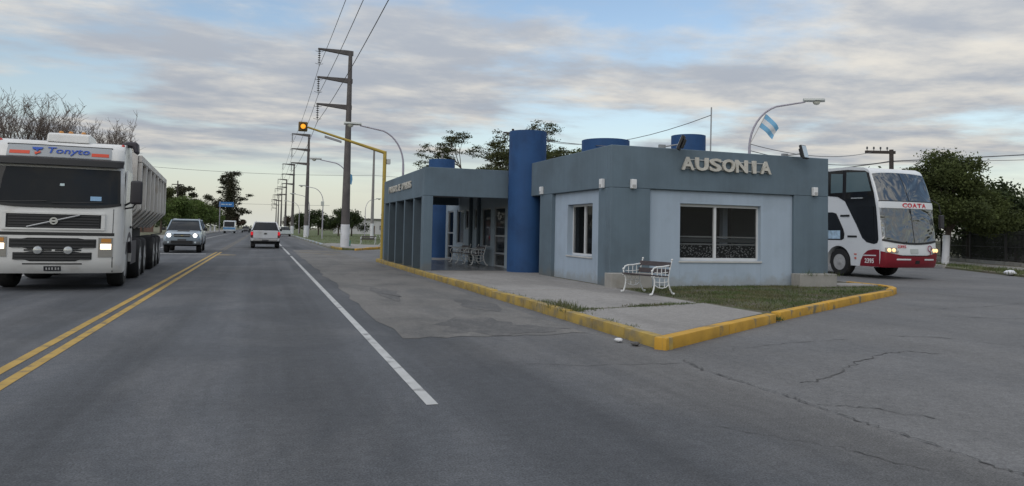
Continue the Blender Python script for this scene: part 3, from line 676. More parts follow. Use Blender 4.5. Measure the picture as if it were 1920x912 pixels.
M_lpole = mat('lilac_lamp_paint', (.36, .34, .40), .5, var=.1, vs=3, dirt=(.28, .25, .25), ds=4, dlo=.55, dhi=.75)
M_lhead = mat('lamp_housing', (.50, .52, .50), .45, var=.06)
M_lglass = mat('lamp_lens', (.62, .62, .55), .25, var=.05)
def street_lamp(label, loc, rz, H=6.55, reach=2.3, det=True, group='curved street lamps'):
    """arm bends towards local -X"""
    p = thing('street_lamp', label, 'street lamp', loc, rz, group)
    n = 10 if det else 6
    pts = [(0, 0, -.1), (0, 0, 2.2), (0, 0, H-2.1)]
    for i in range(1, 9):
        a = R(90*i/9*.92); pts.append((-reach*.62*(1-math.cos(a)), 0, H-2.1+1.75*math.sin(a)))
    pts.append((-reach+.15, 0, H-.22))
    rr = [.075, .07, .055]+[.045-.001*i for i in range(8)]+[.032]
    MB().tube(pts, rr, n).build('lamp_post', M_lpole, p, smooth=60)
    hx, hz = -reach, H-.19
    hd = MB().loft([[(hx+dx, dy*s1, hz+dz) for dy, dz in ((-.5, -.02), (.5, -.02), (.9, .03), (.6, .11), (-.6, .11), (-.9, .03))] for dx, s1 in ((.22, .09), (.0, .12), (-.3, .17), (-.52, .15), (-.62, .06))])
    h_ = hd.build('lamp_head', M_lhead, p, smooth=50)
    MB().lathe([(.001, -.13), (.08, -.11), (.13, -.06), (.15, 0)], 12, c=(hx-.3, 0, hz-.02), caps=False).build('lamp_lens', M_lglass, h_, smooth=60)
    return p
street_lamp('curved street lamp rising behind the far end of the bus-stop screen', (6.45, 35.3, .1), R(-5))
LB = street_lamp('curved street lamp with green foot and blue badge, beside the tallest pole', (6.0, 54.6, .1), R(-5))
MB().lathe([(.2, 0), (.2, .38), (.13, .45)], 12).build('green_foot', mat('green_foot_paint', (.03, .20, .13), .6), LB)
MB().prism([(-.17, 4.75), (.13, 4.55), (.2, 4.95), (.16, 5.3), (-.05, 5.4), (-.2, 5.2)], 'y', -.09, -.075).build('badge', mat('sky_blue_badge', (.12, .33, .55), .5), LB)
LC = street_lamp('third curved street lamp, over the plaza lawn left of the tallest pole', (6.85, 90.7, .1), R(-5))
MB().box(-.25, .12, -.12, .12, 4.0, 4.55).build('lamp_box', M_lhead, LC, bevel=.02)
LD = street_lamp('fourth curved street lamp, just right of the second power pole', (6.6, 113.5, .1), R(-5), det=False)
street_lamp('fifth curved street lamp, between the second and third power poles', (6.6, 146, .1), R(-5), det=False)
street_lamp('small far street lamp among the plaza trees, right of the tallest pole', (14.8, 112, .1), R(-150), H=6.2, det=False)
LR = street_lamp('curved street lamp with a flag, rising behind the station roof', (18.45, 24.25, 0), R(158), H=7.1, reach=2.35)
# flag on its staff, tied to the lamp post
fl = thing('flag', 'sky-blue and white striped flag on a short slanted staff', 'flag', (18.50, 24.15, 5.35))
MB().tube([(-.12, 0, -.25), (.22, -.1, .42), (.52, -.18, 1.02)], .014, 6).build('staff', mat('staff_wood', (.45, .43, .40), .6), fl)
M_fb = mat('flag_sky_blue', (.20, .45, .68), .8, var=.06); M_fw = mat('flag_white', (.70, .72, .75), .8, var=.04)
def flag_pt(u, v):
    # u along the fly (drooping down to the right), v along the staff
    a = Vector((.52, -.18, 1.02)).lerp(Vector((.25, -.11, .48)), v)
    fly = Vector((.55, -.14, -.36))*u+Vector((0, 0, -.22))*u*u*(1-v*.4)
    return a+fly+Vector((.0, .07, .03))*math.sin(u*7+v*2)*u
for k in range(3):
    mb = MB(); nu, nv = 13, 5; o = []
    for i in range(nu):
        for j in range(nv): o.append(flag_pt(i/(nu-1), (k+j/(nv-1))/3))
    mb.add([(p+Vector((0, -.004, 0))) for p in o], [(i*nv+j, (i+1)*nv+j, (i+1)*nv+j+1, i*nv+j+1) for i in range(nu-1) for j in range(nv-1)])
    mb.add([(p+Vector((0, .004, 0))) for p in o], [(i*nv+j, i*nv+j+1, (i+1)*nv+j+1, (i+1)*nv+j) for i in range(nu-1) for j in range(nv-1)])
    mb.build('flag_stripe', M_fw if k == 1 else M_fb, fl, smooth=60, recalc=False)

# mast-arm signal with flashing amber light
M_ymast = mat('yellow_mast_paint', (.42, .30, .055), .55, var=.12, vs=2, dirt=(.25, .19, .09), ds=3, dlo=.55, dhi=.75)
sg = thing('traffic_signal', 'yellow mast arm with a lit amber warning light over the highway', 'traffic signal', (4.88, 31.15, IZ))
MB().tube([(0, 0, -.1), (0, 0, 4.65)], [.085, .075], 12).build('post', M_ymast, sg, smooth=50)
MB().tube([(.03, 0, 4.58), (-3.25, 0, 5.48)], [.075, .04], 10).build('mast_arm', M_ymast, sg, smooth=50)
MB().box(.08, .24, -.1, .1, 4.1, 4.32).build('control_box', M_lhead, sg, bevel=.01)
sgn = MB().prism([(-2.55, 5.09), (-1.85, 4.90), (-1.85, 4.99), (-2.55, 5.18)], 'y', -.05, .05).build('arm_lamp', mat('grey_lamp_case', (.3, .3, .32), .5), sg)
hd = MB().box(-3.62, -3.26, -.12, .12, 5.30, 5.68).build('signal_head', mat('signal_case', (.16, .10, .03), .6), sg, bevel=.02)
MB().lathe([(.001, -.17), (.07, -.16), (.10, -.14), (.108, -.10)], 20, 'y', (-3.44, 0, 5.49), caps=False).build('amber_lens', mat('amber_light', (.8, .3, .02), .4, emit=(1, .38, .03), es=1.0), hd, smooth=60)
MB().lathe([(.14, -.12), (.145, -.2), (.135, -.2), (.13, -.12)], 20, 'y', (-3.44, 0, 5.49), caps=False).build('hood', M_black, hd, smooth=60)
# wooden utility poles
M_wood = mat('dark_pole_wood', (.055, .045, .04), .85, var=.2, vs=2)
up1 = thing('utility_pole', 'dark pole with cross-arm behind the coach, beside the right-hand tree', 'utility pole', (35.3, 33.1, .08))
MB().lathe([(.16, -.2), (.12, 6.7)], 10).build('pole_shaft', M_wood, up1, smooth=40)
ca = MB().box(-1.55, .22, -.07, .07, 6.45, 6.62).build('cross_arm', M_wood, up1); ca.rotation_euler = (0, 0, R(-19))
for x in (-1.45, -1.05, -.65, -.25):
    q = MB().lathe([(.02, 6.62), (.02, 6.7), (.055, 6.72), (.05, 6.84), (.02, 6.86)], 8, c=(x, 0, 0)).build('insulator', M_ins, ca)
up2 = thing('utility_pole', 'thin pole with short cross-arm peeping out behind the tall blue tower', 'utility pole', (11.95, 29.95, .1))
up2.location = (12.9, 37.5, .1)
MB().lathe([(.11, -.2), (.07, 7.0)], 8).build('pole_shaft', M_wood, up2, smooth=40)
MB().box(-.55, .55, -.05, .05, 6.72, 6.8).build('cross_arm', M_wood, up2)
wire([(13.4, 37.5, 6.85)], [(13.37, 19.5, 5.25)], .75, .012, 'service_wire', 'slack wire from the thin pole to the antenna mast on the roof')
wire([(13.2, 37.5, 6.8)], [(9.75, 16.4, 3.66)], .15, .014, 'service_wire', 'wire from the thin pole down to the left floodlight')
wire([(35.2, 33.1, 6.1), (34.2, 33.4, 6.62)], [(18.6, 24.4, 4.9), (18.6, 24.5, 5.2)], .4, .016, 'service_wire', 'pair of thin wires from the dark pole to the flag lamp post')
wire([(35.2, 33.1, 6.05)], [(17, 48, 4.0)], .3, .03, 'service_wire', 'thick dark cable running left from the dark pole behind the coach')
wire([(35.4, 33.1, 6.1)], [(60, 15, 8.4)], .3, .03, 'service_wire', 'thick dark cable running right from the dark pole over the tree')
wire([(35.4, 33.1, 6.05)], [(60, 19, 7.5)], .3, .016, 'service_wire', 'thin cable below the thick one at the right edge')
# ------------------------------------------------------------------ vehicles (local: front at y=0 facing -Y, length along +Y)
M_tyre = mat('tyre_rubber', (.016, .016, .017), .85, var=.2, vs=6, dirt=(.045, .042, .038), ds=4, dlo=.5, dhi=.75)
M_rim = mat('steel_rim', (.36, .36, .36), .6, .0, var=.2, vs=6)
M_chassis = mat('chassis_black', (.018, .018, .019), .8, var=.2)
M_truck = mat('truck_white_paint', (.66, .655, .64), .35, var=.04, vs=1, dirt=(.50, .48, .45), ds=1.3, dlo=.52, dhi=.78, coat=.25)
M_grille = mat('grille_black', (.012, .012, .013), .6, var=.1)
M_seam = mat('panel_gap', (.03, .03, .03), .8)
M_chrome = mat('dull_chrome', (.55, .55, .55), .25, .9, var=.05)
M_head = mat('headlight_glow', (.9, .85, .7), .3, emit=(1, .76, .52), es=3.0)
M_headc = mat('headlight_glow_white', (.9, .9, .9), .3, emit=(.95, .97, 1), es=2.6)
M_hcase = mat('headlight_case', (.30, .29, .27), .2, .3, var=.1)
M_amber = mat('amber_lens_off', (.55, .24, .05), .3)
M_red = mat('tail_light_red', (.55, .012, .02), .25, emit=(1, .03, .05), es=.35)
G_ws = glass('windscreen_glass', (.010, .012, .014), .90, .02, spec=.25)
M_plate = mat('plate_black', (.025, .025, .03), .5); M_plw = mat('plate_marks', (.5, .5, .5), .5)
def wheel(parent, x, y, r, w, side, name='wheel', z0=0):
    """side=+1: outer face towards +x"""
    a, b = -w/2, w/2
    o = MB().lathe([(r*.58, a), (r*.9, a), (r*.97, a+w*.1), (r, a+w*.25), (r, b-w*.25), (r*.97, b-w*.1), (r*.9, b), (r*.58, b)], 28, 'x', caps=False).build(name, M_tyre, parent, smooth=40)
    o.location = (x, y, r+z0)
    s = side; h = b*s
    MB().lathe([(r*.60, h*.98), (r*.56, h*.88), (r*.50, h*.50), (r*.28, h*.40), (r*.24, h*.55), (r*.20, h*1.02), (r*.08, h*1.08), (.01, h*1.08)], 20, 'x').build('rim', M_rim, o, smooth=40)
    nut = MB()
    for k in range(8): nut.lathe([(.02, h*.40), (.02, h*.62)], 5, 'x', (0, r*.32*math.cos(k*.785), r*.32*math.sin(k*.785)))
    nut.build('wheel_nut', M_chassis, o)
    return o
def lerp_prof(prof, z):
    for (y0, z0), (y1, z1) in zip(prof[:-1], prof[1:]):
        if z0 <= z <= z1: return y0+(y1-y0)*(z-z0)/(z1-z0+1e-9)
    return prof[-1][0] if z > prof[-1][1] else prof[0][0]
class Body:
    """body lofted across its width; the nose bulges in plan"""
    def __init__(s, front, rest, half, bulge, edge, depth=1.2, tumble=0.0, zt=2.0):
        s.front, s.rest, s.half, s.bulge, s.edge, s.depth, s.tumble, s.zt = front, rest, half, bulge, edge, depth, tumble, zt
    def off(s, x):
        t = min(1, abs(x)/s.half); o = s.bulge*t**2.4
        e = max(0, (t-.86)/.14); return o+s.edge*(1-math.sqrt(max(0, 1-e*e)))
    def fy(s, x, z):
        y = lerp_prof(s.front, z); return y+s.off(x)*max(0, 1-y/s.depth)
    def mesh(s, xs):
        secs = []
        for x in xs:
            q = [(x, y+s.off(x)*max(0, 1-y/s.depth), z) for y, z in s.front]+[(x, y, z) for y, z in s.rest]
            secs.append([(p[0]*(1-s.tumble*max(0, p[2]-s.zt)), p[1], p[2]) for p in q])
        return MB().loft(secs)
    def patch(s, name, m, parent, x0, x1, z0, z1, th=.012, nu=14, nv=6, shape=None, smooth=60):
        """shape(u) -> (zlo, zhi) lets the edges follow a curve"""
        def fn(u, v):
            x = x0+(x1-x0)*u; lo, hi = shape(u) if shape else (z0, z1); z = lo+(hi-lo)*v
            xx = x*(1-s.tumble*max(0, z-s.zt))
            e = .01; ny = (s.fy(x+e, z)-s.fy(x-e, z))/(2*e); nz_ = (s.fy(x, z+e)-s.fy(x, z-e))/(2*e)
            return (xx, s.fy(x, z), z), Vector((ny, -1, nz_)).normalized()
        return MB().sheet(fn, [i/nu for i in range(nu+1)], [j/nv for j in range(nv+1)], th).build(name, m, parent, smooth=smooth)
XS = lambda h: [h*t*s for s, T in ((-1, (1, .995, .985, .97, .95, .92, .89, .85, .75, .6, .45, .3, .15)), (1, (0, .15, .3, .45, .6, .75, .85, .89, .92, .95, .97, .985, .995, 1))) for t in T]

# --- white tractor truck
tk = thing('tractor_truck', 'white cab-over truck with blue lettering on its roof sign, oncoming', 'truck', (-4.02, 16.9, 0), R(3.5))
arch = [(1.38+.60*math.cos(R(a)), .52+.60*math.sin(R(a))) for a in range(0, 181, 20)]
cab = Body([(.10, .36), (.03, .46), (0, .62), (0, 1.15), (.02, 1.72), (.16, 2.48), (.24, 2.74), (.34, 2.96), (.46, 3.06)],
           [(.75, 3.13), (1.3, 3.17), (1.9, 3.15), (2.02, 3.05), (2.05, 2.4), (2.05, .75)]+[p for p in arch if p[0] < 2.03]+[(.76, .40)], 1.235, .11, .15, tumble=.042, zt=1.75)
cab.mesh(XS(1.235)).build('cab_body', M_truck, tk, smooth=35)
ws = cab.patch('windscreen', G_ws, tk, -1.16, 1.16, 1.74, 2.5, .014, 20, 6, shape=lambda u: (1.735+.07*abs(2*u-1)**4, 2.52))
cab.patch('windscreen_base', M_grille, tk, -1.17, 1.17, 1.69, 1.745, .018, 20, 2, shape=lambda u: (1.70+.07*abs(2*u-1)**4, 1.755+.07*abs(2*u-1)**4))
mb = MB()
for (x0, x1) in ((-1.0, -.15), (-.05, .85)): mb.tube([(x0, -.0+cab.off(x0)+.01, 1.80), (x1, cab.off(x1)+.02, 1.83)], .012, 5)
mb.build('wiper', M_black, tk)
cab.patch('sticker', mat('blue_sticker', (.25, .42, .62), .5), ws, .62, .82, 1.86, 1.95, .018, 2, 2)
cab.patch('sticker', mat('white_sticker', (.5, .6, .62), .5), ws, .06, .14, 2.15, 2.2, .018, 2, 2)
# sun visor
vis = []
for x in XS(1.19):
    y = cab.fy(x, 2.6)
    vis.append([(x, y-.02, 2.735), (x, y-.11, 2.70), (x, y-.15, 2.58), (x, y-.13, 2.57), (x, y-.08, 2.66), (x, y+.04, 2.68)])
MB().loft(vis).build('sun_visor', M_grille, tk, smooth=40)
sp = cab.patch('roof_sign', mat('sign_grey_panel', (.33, .35, .37), .4, var=.05), tk, -.98, .98, 2.745, 2.985, .016, 18, 3)
cab.patch('sign_frame', M_seam, sp, -1.0, 1.0, 2.983, 2.998, .02, 18, 1)
cab.patch('sign_stripe', mat('sign_red', (.62, .07, .03), .5), sp, -.93, -.56, 2.79, 2.86, .022, 6, 1)
cab.patch('sign_stripe', mat('sign_red', (.62, .07, .03), .5), sp, .60, .93, 2.79, 2.86, .022, 6, 1)
tilt = math.atan2(.11, .22)
M_signblue = mat('sign_blue', (.02, .08, .42), .5)
t_ = put_text('lettering', 'Tonyto', .25, M_signblue, sp, (.16, cab.fy(.16, 2.87)-.028, 2.875), (R(90)-tilt*.95, 0, 0), depth=.01, off=.002, shear=.14, fit=(.76, .18))
lg = MB().prism([(-.50, .08), (-.30, .08), (-.33, .03), (-.38, .03), (-.40, -.02), (-.44, .03), (-.48, .03)], 'z', -.006, .006).build('logo', M_signblue, sp)
lg.location = (0, cab.fy(0, 2.87)-.03, 2.87); lg.rotation_euler = (R(90)-tilt*.95, 0, 0)
lg = MB().prism([(-.45, -.03), (-.39, -.035), (-.35, 0), (-.34, -.04), (-.43, -.09)], 'z', -.006, .006).build('logo', mat('sign_red', (.62, .07, .03), .5), sp)
lg.location = (0, cab.fy(0, 2.87)-.03, 2.87); lg.rotation_euler = (R(90)-tilt*.95, 0, 0)
# roof unit and beacons
MB().prism([(.55, 3.10), (.60, 3.27), (.75, 3.31), (1.45, 3.30), (1.55, 3.12)], 'x', -.30, .48).build('roof_unit', M_truck, tk, bevel=.03, seg=2)
for x in (-.1, .08, .32): MB().lathe([(.05, 3.305), (.05, 3.34), (.03, 3.37)], 8, c=(x, .9, 0)).build('marker_lamp', M_amber, tk)
for x in (-1.12, 1.12): MB().lathe([(.035, 3.06), (.035, 3.1), (.015, 3.12)], 8, c=(x, .62, 0)).build('marker_lamp', mat('marker_red', (.5, .04, .03), .4), tk)
MB().prism([(1.0, 3.16), (1.15, 3.24), (1.36, 3.24), (1.38, 3.0), (1.3, 2.98), (1.26, 3.12)], 'y', 1.0, 1.45).build('air_intake', mat('dark_plastic', (.05, .045, .055), .6), tk, bevel=.03)
# grilles with slats
def grille(z0, z1, hw, n, sh=None):
    g_ = cab.patch('grille', M_grille, tk, -hw, hw, z0, z1, .006, 14, 2, shape=sh)
    for k in range(n):
        z = z0+(z1-z0)*(k+.5)/n; cab.patch('grille_slat', mat('slat_dark', (.035, .035, .037), .5), g_, -hw*.96, hw*.96, z-.012, z+.012, .02, 12, 1)
    return g_
g1 = grille(1.285, 1.565, .83, 5)
fr = MB()
cab.patch('grille_frame', M_truck, g1, -.90, .90, 1.567, 1.60, .03, 14, 1); cab.patch('grille_frame', M_truck, g1, -.90, .90, 1.25, 1.283, .03, 14, 1)
cab.patch('grille_frame', M_truck, g1, -.90, -.832, 1.285, 1.565, .03, 3, 3); cab.patch('grille_frame', M_truck, g1, .832, .90, 1.285, 1.565, .03, 3, 3)
bar = MB().tube([(-.47, -.015, 1.30), (.46, -.015, 1.555)], .018, 6).build('grille_bar', M_chrome, g1)
emb = MB().lathe([(.075, -.03), (.075, -.05), (.045, -.05), (.045, -.03)], 18, 'y', (0, 0, 1.43), caps=False).box(-.055, .055, -.056, -.045, 1.41, 1.45).build('emblem', M_chrome, g1)
cab.patch('panel_gap', M_seam, tk, -1.08, 1.08, 1.135, 1.20, .004, 16, 1)
tr = lambda a, b, c: (lambda u: (a+(.035 if (u < c or u > 1-c) else 0), b-(.02 if (u < c or u > 1-c) else 0)))
grille(.865, 1.075, .76, 3, tr(.855, 1.085, .15)); grille(.625, .80, .69, 3, tr(.61, .81, .15))
for x0, x1 in ((-.50, -.34), (-.18, -.02), (.04, .20), (.34, .50)): cab.patch('vent_slot', M_grille, tk, x0, x1, .82, .85, .006, 3, 1)
for x in (-.26, .27):
    MB().lathe([(.075, .02), (.085, -.02), (.075, -.045), (.03, -.055), (.001, -.056)], 18, 'y', (x, cab.off(x), .835), caps=False).build('fog_lamp', mat('lamp_clear', (.55, .56, .56), .15, .5), tk, smooth=50)
for s in (-1, 1):
    hl = cab.patch('headlight', M_hcase, tk, s*.80 if s > 0 else -1.06, 1.06 if s > 0 else -.80, .70, 1.10, .014, 5, 3)
    cab.patch('lit_reflector', M_head, hl, .84 if s > 0 else -1.03, 1.03 if s > 0 else -.84, .86, .97, .022, 5, 3)
    cab.patch('turn_lens', M_amber, hl, .85 if s > 0 else -1.03, 1.03 if s > 0 else -.85, 1.0, 1.08, .02, 4, 1)
    cab.patch('panel_gap', M_seam, tk, s*1.06-.008, s*1.06+.008, .38, .70, .003, 1, 3)
    cab.patch('panel_gap', M_seam, tk, s*1.05-.006, s*1.05+.006, 1.2, 1.70, .003, 1, 4)
cab.patch('bumper_slot', M_grille, tk, -.52, .52, .545, .57, .004, 10, 1)
pt = cab.patch('number_plate', M_plate, tk, -.15, .15, .42, .51, .014, 2, 1)
for x in (-.10, -.05, 0, .06, .11): cab.patch('plate_mark', M_plw, pt, x-.013, x+.013, .445, .485, .018, 1, 1)
# side: door, window, handle, mirrors
for s in (-1, 1):
    X = s*1.237
    d = MB().prism([(.42, 1.0), (1.62, 1.0), (1.62, 2.55), (.62, 2.55), (.42, 1.9)], 'x', X-s*.03, X+s*.002).build('door', M_truck, tk)
    MB().prism([(.52, 1.85), (1.45, 1.85), (1.45, 2.45), (.68, 2.45)], 'x', X-s*.09, X-s*.004).build('side_window', G_ws, d)
    MB().box(min(X, X+s*.03), max(X, X+s*.03), 1.4, 1.56, 1.3, 1.35).build('handle', M_black, d)
    m_ = MB().tube([(s*1.2, .35, 1.78), (s*1.36, .15, 1.86), (s*1.46, .12, 1.95)], .022, 6).tube([(s*1.2, .35, 1.72), (s*1.40, .14, 1.75), (s*1.46, .12, 1.85)], .018, 6).build('mirror_arm', M_black, tk)
    MB().box(s*1.46-.115, s*1.46+.115, .04, .20, 1.82, 2.32).build('mirror', mat('mirror_case', (.03, .027, .032), .5), m_, bevel=.05, seg=3, smooth=50)
    MB().prism([(1.38+.7*math.cos(R(a)), .52+.7*math.sin(R(a))) for a in range(20, 161, 14)]+[(1.38+.58*math.cos(R(a)), .52+.58*math.sin(R(a))) for a in range(160, 19, -14)], 'x', X-s*.25, X+s*.004).build('mudguard', mat('dark_plastic', (.05, .045, .055), .6), tk)
    wheel(tk, s*1.02, 1.38, .52, .32, s)
    for yy in (4.1, 5.45): wheel(tk, s*.98, yy, .52, .55, s)
    MB().box(s*1.22-.02 if s > 0 else -1.22, 1.22 if s > 0 else -1.20, 2.1, 3.3, .45, 1.0).build('side_skirt', mat('dark_plastic', (.05, .045, .055), .6), tk)
    MB().lathe([(.30, 2.3), (.30, 3.4)], 14, 'y', (s*.85, 0, .75)).build('fuel_tank', mat('tank_alloy', (.3, .3, .3), .4, .7), tk, smooth=40)
MB().box(-.45, .45, .4, 6.1, .60, .95).build('chassis_rail', M_chassis, tk)
MB().box(-1.1, 1.1, .25, .5, .40, .9).build('front_axle_beam', M_chassis, tk)
# --- tipper trailer
tt = thing('tipper_trailer', 'tall ribbed white tipper trailer coupled behind the white truck', 'trailer', (-3.97-math.sin(R(3.5))*2.5, 16.9+math.cos(R(3.5))*2.5, 0), R(3.5))
Lt, z0, z1 = 10.0, 1.42, 3.06
M_tip = mat('tipper_cream_paint', (.64, .61, .57), .55, var=.1, vs=.8, dirt=(.38, .31, .25), ds=1.1, dlo=.50, dhi=.75)
M_tipdark = mat('tipper_panel', (.50, .48, .45), .6, var=.12, vs=.8, dirt=(.33, .27, .22), ds=1.0, dlo=.45, dhi=.7)
hopper = [(-1.2, z1), (-1.2, z0+.35), (-.75, z0-.12), (.75, z0-.12), (1.2, z0+.35), (1.2, z1), (1.12, z1), (1.12, z0+.4), (.7, z0), (-.7, z0), (-1.12, z0+.4), (-1.12, z1)]
MB().prism(hopper, 'y', 0, Lt).build('hopper', M_tipdark, tt)
MB().prism([(-1.2, z1+.06), (-1.2, z0+.35), (-.75, z0-.12), (.75, z0-.12), (1.2, z0+.35), (1.2, z1+.06)], 'y', -.04, -.002).build('front_board', M_tip, tt)
MB().prism([(-1.2, z1), (-1.2, z0+.35), (-.75, z0-.12), (.75, z0-.12), (1.2, z0+.35), (1.2, z1)], 'y', Lt+.002, Lt+.05).build('tailgate', M_tip, tt)
for s in (-1, 1):
    a, b = sorted((s*1.203, s*1.30))
    MB().box(a, b, 0, Lt, z1-.16, z1+.02).build('top_rail', M_tip, tt, bevel=.02)
    for k in range(8):
        y = .02+k*(Lt-.16)/7
        MB().prism([(s*1.203, z1-.162), (s*1.30, z1-.162), (s*1.30, z0+.36), (s*.80, z0-.16), (s*.76, z0-.13), (s*1.203, z0+.34)], 'y', y, y+.14).build('rib', M_tip, tt, bevel=.012)
    for yy in (5.6, 6.9, 8.2): wheel(tt, s*.98, yy, .52, .55, s)
    MB().box(s*1.22-.02, s*1.22+.02, 4.9, 8.9, 1.07, 1.1).build('mudguard', M_chassis, tt)
MB().box(-.5, .5, 1.2, Lt-.2, .95, z0-.125).build('chassis_rail', M_chassis, tt)

# --- double-deck coach
bs = thing('double_deck_coach', 'white and red double-deck coach emerging from behind the bus station', 'coach', (22.11, 19.70, 0), 0)
M_bus = mat('coach_white_paint', (.66, .68, .70), .3, var=.04, vs=.8, dirt=(.52, .53, .54), ds=.8, dlo=.55, dhi=.8, coat=.3)
M_busred = mat('coach_red_paint', (.20, .008, .018), .3, var=.08, vs=1, coat=.3)
M_lettr = mat('coach_red_lettering', (.55, .03, .05), .4)
G_bus = glass('coach_glass', (.02, .025, .026), .97, .03, wob=.7, wscale=1.1, spec=.5, ior=2.5)
G_busd = glass('coach_dark_glass', (.012, .013, .015), .95, .06)
G_busb = glass('coach_side_glass', (.10, .15, .17), .96, .05)
HB = 1.28
arch2 = [(2.3+.62*math.cos(R(a)), .52+.62*math.sin(R(a))) for a in range(0, 181, 15)]
cb = Body([(.14, .42), (.06, .50), (.02, .70), (0, .95), (.04, 1.35), (.14, 2.0), (.22, 2.54), (.25, 2.76), (.50, 3.4), (.74, 3.86), (.86, 3.96)],
          [(1.1, 4.05), (1.7, 4.12), (3, 4.14), (12.6, 4.14), (12.9, 4.05), (13.0, .6), (12.9, .42), (2.92, .42)]+arch2[:-1]+[(1.68, .42)], HB, .17, .15, depth=1.0, tumble=.02, zt=2.6)
cb.mesh(XS(HB)).build('coach_body', M_bus, bs, smooth=35)
cb.patch('upper_windscreen', G_bus, bs, -1.235, 1.235, 2.79, 3.84, .012, 40, 10, shape=lambda u: (2.80, 3.86-.06*abs(2*u-1)**3))
cb.patch('screen_divider', M_grille, bs, -.008, .008, 2.8, 3.85, .02, 1, 8)
cb.patch('name_band', M_bus, bs, -1.26, 1.26, 2.54, 2.77, .03, 40, 3)
cb.patch('lower_windscreen', G_bus, bs, -1.245, 1.245, 1.32, 2.53, .012, 40, 10, shape=lambda u: (1.30+.12*abs(2*u-1)**2, 2.535))
cb.patch('screen_divider', M_grille, bs, -.008, .008, 1.32, 2.53, .02, 1, 8)
cb.patch('screen_seal', M_grille, bs, -1.25, 1.25, 1.27, 1.33, .018, 40, 1, shape=lambda u: (1.24+.12*abs(2*u-1)**2, 1.31+.12*abs(2*u-1)**2))
cb.patch('screen_seal', M_grille, bs, -1.25, 1.25, 2.77, 2.81, .018, 40, 1)
cb.patch('red_bumper', M_busred, bs, -1.278, 1.278, .44, .84, .022, 44, 4, shape=lambda u: (.43, .83+.16*abs(2*u-1)**2))
cb.patch('bumper_gap', M_grille, bs, -.75, .75, .80, .84, .026, 12, 1, shape=lambda u: (.83, .86))
cb.patch('bumper_stripe', M_bus, bs, -.80, -.20, .69, .74, .03, 4, 1); cb.patch('bumper_stripe', M_bus, bs, .45, .95, .69, .74, .03, 4, 1)
cb.patch('plate_holder', M_grille, bs, .02, .22, .56, .68, .03, 2, 1)
cb.patch('route_plate', mat('pale_plate', (.42, .45, .44), .5), bs, -.22, .14, .93, 1.09, .016, 3, 1)
# band lettering and fleet numbers follow the curved nose letter by letter
def nose_text(s, x0, x1, z, hgt, m, parent, off=.012, gap=.18):
    n = len(s); wd = (x1-x0)/n
    for i, ch in enumerate(s):
        x = x0+wd*(i+.5); e = .02
        yawl = math.atan2(cb.fy(x+e, z)-cb.fy(x-e, z), 2*e)
        put_text('letter', ch, hgt, m, parent, (x, cb.fy(x, z)-.038, z), (R(90), 0, yawl), depth=.008, off=off, fit=(wd*(1-gap), hgt))
nose_text('COATA', -.38, .78, 2.655, .165, M_lettr, bs, .005, .08)
nose_text('2395', -.78, -.42, 1.17, .10, M_lettr, bs, .002)
x = .72
lg = MB().lathe([(.085, -.004), (.115, -.004), (.115, .004), (.085, .004)], 20, 'y', (0, 0, 0), caps=False).box(.02, .05, -.004, .004, -.22, -.08).build('logo', mat('coach_logo', (.30, .03, .10), .4), bs); lg.location = (x, cb.fy(x, 1.1)-.03, 1.11)
lg.rotation_euler = (0, 0, math.atan2(cb.fy(x+.02, 1.1)-cb.fy(x-.02, 1.1), .04))
for s in (-1, 1):
    hl = cb.patch('headlight', M_hcase, bs, .80 if s > 0 else -1.20, 1.20 if s > 0 else -.80, .95, 1.12, .03, 8, 3)
    for xx in (.93, 1.10):
        x = s*xx; y = cb.fy(x, 1.03)-.02
        MB().lathe([(.07, .01), (.068, -.03), (.045, -.045), (.001, -.048)], 14, 'y', (x, y, 1.035), caps=False).build('lamp', mat('coach_lamp_glow', (.9, .7, .4), .3, emit=(1, .62, .28), es=1.2), hl, smooth=60)
    x = s*.80; y = cb.fy(x, 1.0)-.02
    MB().lathe([(.05, .01), (.05, -.025), (.001, -.03)], 12, 'y', (x, y, 1.0), caps=False).build('fog_lamp', mat('lamp_clear', (.55, .56, .56), .15, .5), hl, smooth=60)
def side(name, m, pts, x, th=.008, parent=bs): 
    a, b = (x-th, x+.02) if x < 0 else (x-.02, x+th)
    return MB().prism(pts, 'x', a, b).build(name, m, parent)
SX = -HB
sxt = lambda z: -HB*(1-.02*max(0, z-2.6))
def side_tilt(name, m, pts, th, parent=bs):
    n = len(pts); mb = MB()
    mb.add([(sxt(z)-th, y, z) for y, z in pts]+[(sxt(z)+.02, y, z) for y, z in pts], [tuple(range(n)), tuple(range(n, 2*n))[::-1]]+[(i, (i+1) % n, n+(i+1) % n, n+i) for i in range(n)])
    return mb.build(name, m, parent)
# dark swoosh, windows and door on the kerb side
side_tilt('dark_glazing', G_busd, [(.40, 1.40), (.44, 2.0), (.50, 2.55), (.62, 3.1), (.86, 3.84), (1.05, 3.93), (1.9, 4.02), (12.5, 4.04), (12.5, 3.06), (2.81, 3.06), (2.35, 3.01), (1.98, 2.83), (1.69, 2.38), (1.41, 1.94), (1.14, 1.46), (.93, 1.30), (.60, 1.24), (.45, 1.28)], .006)
for (y0, y1, yb0) in ((.98, 1.92, .74), (2.10, 2.70, 2.10), (2.86, 4.2, 2.86), (4.36, 5.8, 4.36), (5.96, 7.4, 5.96), (7.56, 9.0, 7.56)):
    side_tilt('side_window', G_busb, [(yb0, 3.16), (y1, 3.16), (y1, 3.92), (y0, 3.87)], .012)
dr = side_tilt('door', G_busd, [(.58, 1.34), (1.05, 1.45), (1.40, 2.0), (1.40, 2.6), (.62, 2.6)], .012)
side_tilt('handrail', M_chrome, [(1.10, 2.90), (1.66, 2.91), (1.66, 2.95), (1.10, 2.94)], .03)
